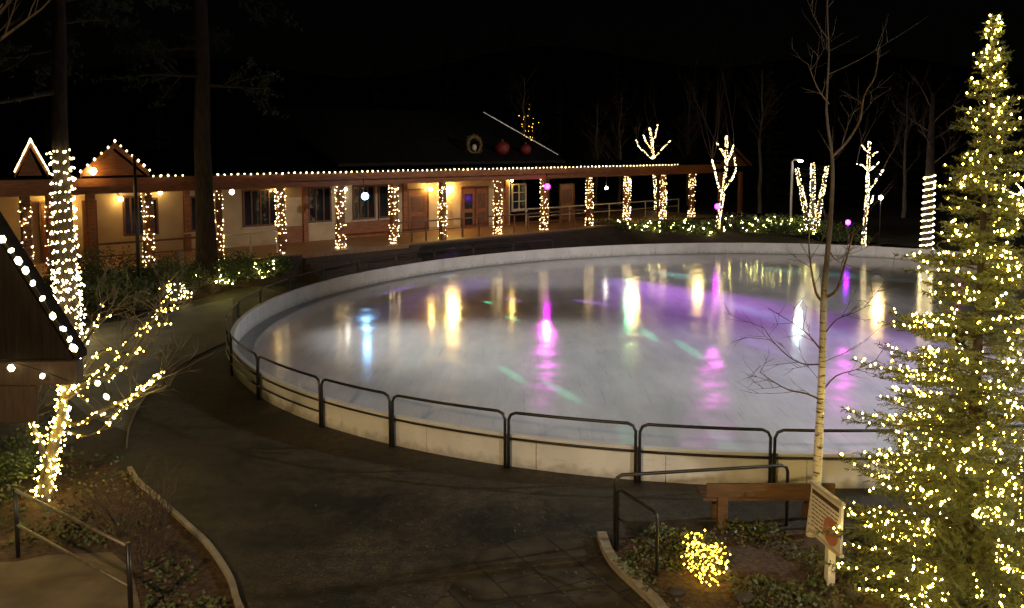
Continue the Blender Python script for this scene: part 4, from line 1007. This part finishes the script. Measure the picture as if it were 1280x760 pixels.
# sign
P00 = Vector((3.79,10.82,1.2)); P10 = Vector((3.905,10.1,1.2)); P01 = Vector((3.79,10.82,.62))
o = thing('notice_sign', (3.85,10.5,.06), 'white notice sign with text rows and a red disc on a pale post', 'sign')
dx = (P10-P00); dxn = dx.normalized(); nr = Vector((-dxn.y*-1, dxn.x*-1, 0)); nr = Vector((dxn.y, -dxn.x, 0)).normalized()
if nr.dot(Vector((0,0,0))-P00) < 0: nr = -nr
LW = dx.length
def sg(u, w, dn): return P00 + dxn*u + Vector((0,0,-w)) + nr*dn
def sgbox(mb, u0,u1,w0,w1,d0,d1): mb.hexa([sg(u0,w1,d0),sg(u1,w1,d0),sg(u1,w1,d1),sg(u0,w1,d1),sg(u0,w0,d0),sg(u1,w0,d0),sg(u1,w0,d1),sg(u0,w0,d1)])
a = MB(); sgbox(a, 0,LW,0,.58,0,.03); a.build('board','white',o)
a = MB(); sgbox(a, -.02,LW+.02,-.04,-.002,-.01,.045); sgbox(a, -.02,LW+.02,.582,.62,-.01,.045); a.build('frame','trim',o)
a = MB(); sgbox(a, .04,LW-.05,.045,.1,.0315,.034)
rt = random.Random(3)
for k in range(8):
    u = .04; w = .14+k*.052
    lim = LW-.05 if k < 4 else LW*.5
    while u < lim:
        l = rt.uniform(.04,.1); sgbox(a, u,min(u+l,lim),w,w+.014,.0315,.0335); u += l+.018
a.build('lettering','ink',o)
a = MB(); cc = (LW*.7, .4); rd = .17; ring = [sg(cc[0]+rd*math.cos(i*.2618), cc[1]+rd*math.sin(i*.2618), .032) for i in range(24)]; ring2 = [p+nr*.006 for p in ring]
a.add(ring+ring2, [tuple(range(24))[::-1], tuple(range(24,48))] + [(i,(i+1)%24,24+(i+1)%24,24+i) for i in range(24)]); a.build('red_disc','red',o)
a = MB(); a.box((3.80,10.42,.0),(3.89,10.54,1.0)); 
a.v = [(x+.06,y,z) for x,y,z in a.v]; a.build('post','white',o)
# tall black pole
p = gp(175,388); o = thing('pole', p, 'tall thin black pole standing in the bed left of the lit column', 'pole')
a = MB(); a.tube([p, p+Vector((0,0,5.1))], [.07,.05], 10); a.build('shaft','black',o)
a = MB(); a.tube([p, p+Vector((0,0,.25))], [.13,.1], 10); a.build('base','black',o)
a = MB(); a.ball(p+Vector((0,0,5.13)), .07, 2); a.build('finial','black',o)

# gabled timber archway, lower left
YG = 11.55
o = thing('timber_archway', (-6.5,YG,0), 'dark timber gabled archway at the left edge, bulbs along its gable', 'archway')
def A3(px,py): return at(px,py,YG)
apx = A3(-75,175); ev = A3(98,449)
a = MB(); lf = Vector((2*apx.x-ev.x, YG, ev.z)); th = .12
tri = [Vector((lf.x+.1,YG,lf.z)), Vector((ev.x-.06,YG,ev.z)), apx-Vector((0,0,.1))]
a.add(tri+[q+Vector((0,th,0)) for q in tri], [(0,1,2),(5,4,3),(0,3,4,1),(1,4,5,2),(2,5,3,0)]); a.build('pediment','dark_wood',o)
a = MB()
for P_, Q_ in ((ev, apx), (apx, lf)):
    dz = Vector((0,0,.09)); y0, y1 = -.05, .24
    a.hexa([P_+Vector((0,y0,0)),Q_+Vector((0,y0,0)),Q_+Vector((0,y1,0)),P_+Vector((0,y1,0)),P_+Vector((0,y0,0))+dz,Q_+Vector((0,y0,0))+dz,Q_+Vector((0,y1,0))+dz,P_+Vector((0,y1,0))+dz])
a.build('roof','dark_wood',o)
zb = ev.z
a = MB(); a.box((lf.x+.2,YG-.03,zb-.34),(ev.x-.02,YG+.16,zb-.03)); a.build('beam','step',o)
a = MB(); a.box((lf.x+.3,YG+.0,0),(lf.x+.55,YG+.14,zb-.342)); a.build('post','brown_wood',o)
a = MB(); a.box((-6.35-.55,YG-.02,zb-.85),(-6.32,YG+.02,zb-.36)); a.build('hanging_board','step',o)
st_ = thing('string_lights', (ev.x,YG-.1,zb), 'large round bulbs along the right slope of the dark archway gable', 'string lights', G_)
rk = [at(x,y,YG-.1) for x,y in ((3,299),(14,313),(23,326),(32,338),(41,354),(53,373),(66,395),(79,411),(87,424),(92,435))]
bulbs(st_, rk, .042, 'bulb_big', 100)
a = MB(); a.tube([at(-20,270,YG-.09)]+[q+Vector((0,.03,-.03)) for q in rk]+[at(97,446,YG-.09)], .007, 5); a.build('wire','wire',st_)
s2 = thing('string_lights', (ev.x,YG-.12,zb-.2), 'four large bulbs hanging along the foot of the dark archway gable', 'string lights', G_)
rk = [at(x,y,YG-.14) for x,y in ((14,460),(53,470),(92,484),(122,479),(133,496))]
bulbs(s2, rk, .044, 'bulb_big', 100)
a = MB(); a.tube(dense([at(x,y,YG-.13) for x,y in ((-20,452),(14,453),(53,464),(92,478),(122,473),(133,490))]), .007, 5); a.build('wire','wire',s2)
# red barrier gone past: nothing else

# ------------------------------------------------------------------ light
def spot(name, p, aim, power, col, size, blend=.5, radius=.15):
    l = bpy.data.lights.new(name, 'SPOT'); l.energy = power; l.color = col; l.spot_size = R(size); l.spot_blend = blend; l.shadow_soft_size = radius
    o = bpy.data.objects.new(name, l); COL.objects.link(o); o.location = p
    o.rotation_euler = (Vector(aim)-Vector(p)).to_track_quat('-Z','Y').to_euler(); return o
PTOP = gp(175,388) + Vector((.25,-.25,5.0))
# floodlights of the house the photograph is taken from
spot('house_flood', (-7,-3,8.5), (0,16,0), 5600, (1,.68,.34), 80, .9, .25)
spot('house_flood', (9,-3,8.5), (9,15,0), 4600, (1,.92,.82), 80, .9, .25)
# unseen fill lamps added at either side to brighten ice and far boards
spot('rink_fill', PTOP, (7,20,0), 10500, (1,1,.95), 46, 1, .3)
spot('rink_fill', (27,17,10.5), (9,16.5,0), 16500, (.93,.97,1), 60, 1, .3)
spot('rink_fill', (27,17,10.5), (1,40,.3), 16000, (1,.93,.92), 34, 1, .3)
spot('rink_fill', PTOP, (16,44,.3), 11000, (1,.93,.92), 34, 1, .3)
# beams of the stage and garden lamps
def beam(p, target, power, col, size, blend=.6, rad=.06):
    p = Vector(p); d = (Vector(target)-p).normalized(); return spot('ice_beam', p+d*.45, target, power, col, size, blend, .3 if col[0] > .9 and col[1] > .6 else rad)
MAG = (1,.1,.9); VIO = (.45,.15,1); GRN = (.1,1,.45); BLU = (.2,.4,1); CYA = (.3,1,.9)
beam(PB, gp(458,395,.03), 700, (.25,.55,1), 7, 1)
beam(PM, gp(676,440,.03), 1700, MAG, 4)
beam(PU1, gp(886,535,.03), 8500, MAG, 2.4)
beam(PU2, gp(1046,575,.03), 7500, MAG, 2.4)
for (px,py,c,pw,sz) in ((500,362,VIO,1500,3),(560,345,BLU,1000,3),(640,375,VIO,1100,2),(740,378,VIO,1600,2.5),(800,400,(.6,.2,.9),2600,10),(940,428,VIO,4200,1.3),(1093,396,MAG,2600,1.3),(1175,436,VIO,2600,1.4),
     (880,392,(.5,.12,1),5500,19),(990,410,(.7,.2,.9),5500,17),(1100,420,(.5,.12,1),6000,13),(560,365,(.4,.25,1),1500,12),(810,418,GRN,6292,.8),(860,436,GRN,6292,.7),(700,488,GRN,4114,.9),(640,468,GRN,3388,1),(530,440,GRN,770,2),(640,398,GRN,4356,.9),(610,378,GRN,3630,.9),(925,574,GRN,3850,.9),(800,580,GRN,3850,.9),(980,400,CYA,1700,5),(850,345,CYA,600,8),(1000,340,CYA,700,9),(672,322,(1,.15,.4),3200,2.2),(722,318,MAG,3200,2),(778,314,VIO,2200,2),(850,313,(.4,.3,1),2200,2),(930,313,(.35,.3,1),2600,2.4),(1010,314,GRN,1500,2.5),(540,335,VIO,500,5)):
    src = PM if abs(px-684) > 100 else PB
    beam(src, gp(px,py,.03), pw*(9 if c in (VIO,BLU,GRN,CYA) else 5), c, sz, .6 if sz < 3 else 1)
beam(W(wt(563,3.2),3.0,3.2), gp(562,425,.03), 280, (1,.68,.2), 28, 1)  # extra beams from here down, added to draw streaks on the ice
beam(W(wt(785,.2),-.3,3.6), gp(776,400,.03), 230, (1,.68,.2), 22, 1)
beam(W(wt(758,1),-.8,3.5), gp(754,380,.03), 240, GRN, 14, 1)  # no green lamp hangs here; added for the green streak
beam(W(wt(845,1),-.8,3.5), gp(822,385,.03), 150, (1,.7,.2), 20, 1)
beam(PU4+Vector((0,-.1,.3)), gp(1068,400,.03), 170, (1,.66,.2), 20, 1)
beam(LP+Vector((.45,-.3,4.0)), gp(976,400,.03), 220, (.7,1,.9), 24, 1)
# porch lamps
def point(p, power, col, r=.1):
    l = bpy.data.lights.new('lamp', 'POINT'); l.energy = power; l.color = col; l.shadow_soft_size = r
    o = bpy.data.objects.new('lamp', l); COL.objects.link(o); o.location = p

# night sky
w = bpy.data.worlds.new('World'); S.world = w; w.use_nodes = True
wn_ = w.node_tree.nodes; bg = wn_['Background']
sk = wn_.new('ShaderNodeTexSky'); sk.sky_type = 'NISHITA'; sk.sun_disc = False; sk.sun_elevation = R(4); sk.sun_rotation = R(200)
w.node_tree.links.new(sk.outputs[0], bg.inputs[0]); bg.inputs[1].default_value = .00022
sl = bpy.data.lights.new('moon', 'SUN'); sl.energy = .006; sl.angle = R(3); sl.color = (.9,.95,1)
so = bpy.data.objects.new('moon', sl); COL.objects.link(so); so.rotation_euler = (R(50),0,R(20))

S.view_settings.view_transform = 'Standard'; S.view_settings.look = 'None'; S.view_settings.exposure = 0; S.view_settings.gamma = 1
S.render.engine = 'CYCLES'
S.cycles.use_denoising = True
try: S.cycles.denoiser = 'OPENIMAGEDENOISE'
except Exception: pass
S.cycles.use_light_tree = True
S.cycles.max_bounces = 6; S.cycles.sample_clamp_indirect = 4; S.cycles.caustics_reflective = False; S.cycles.caustics_refractive = False
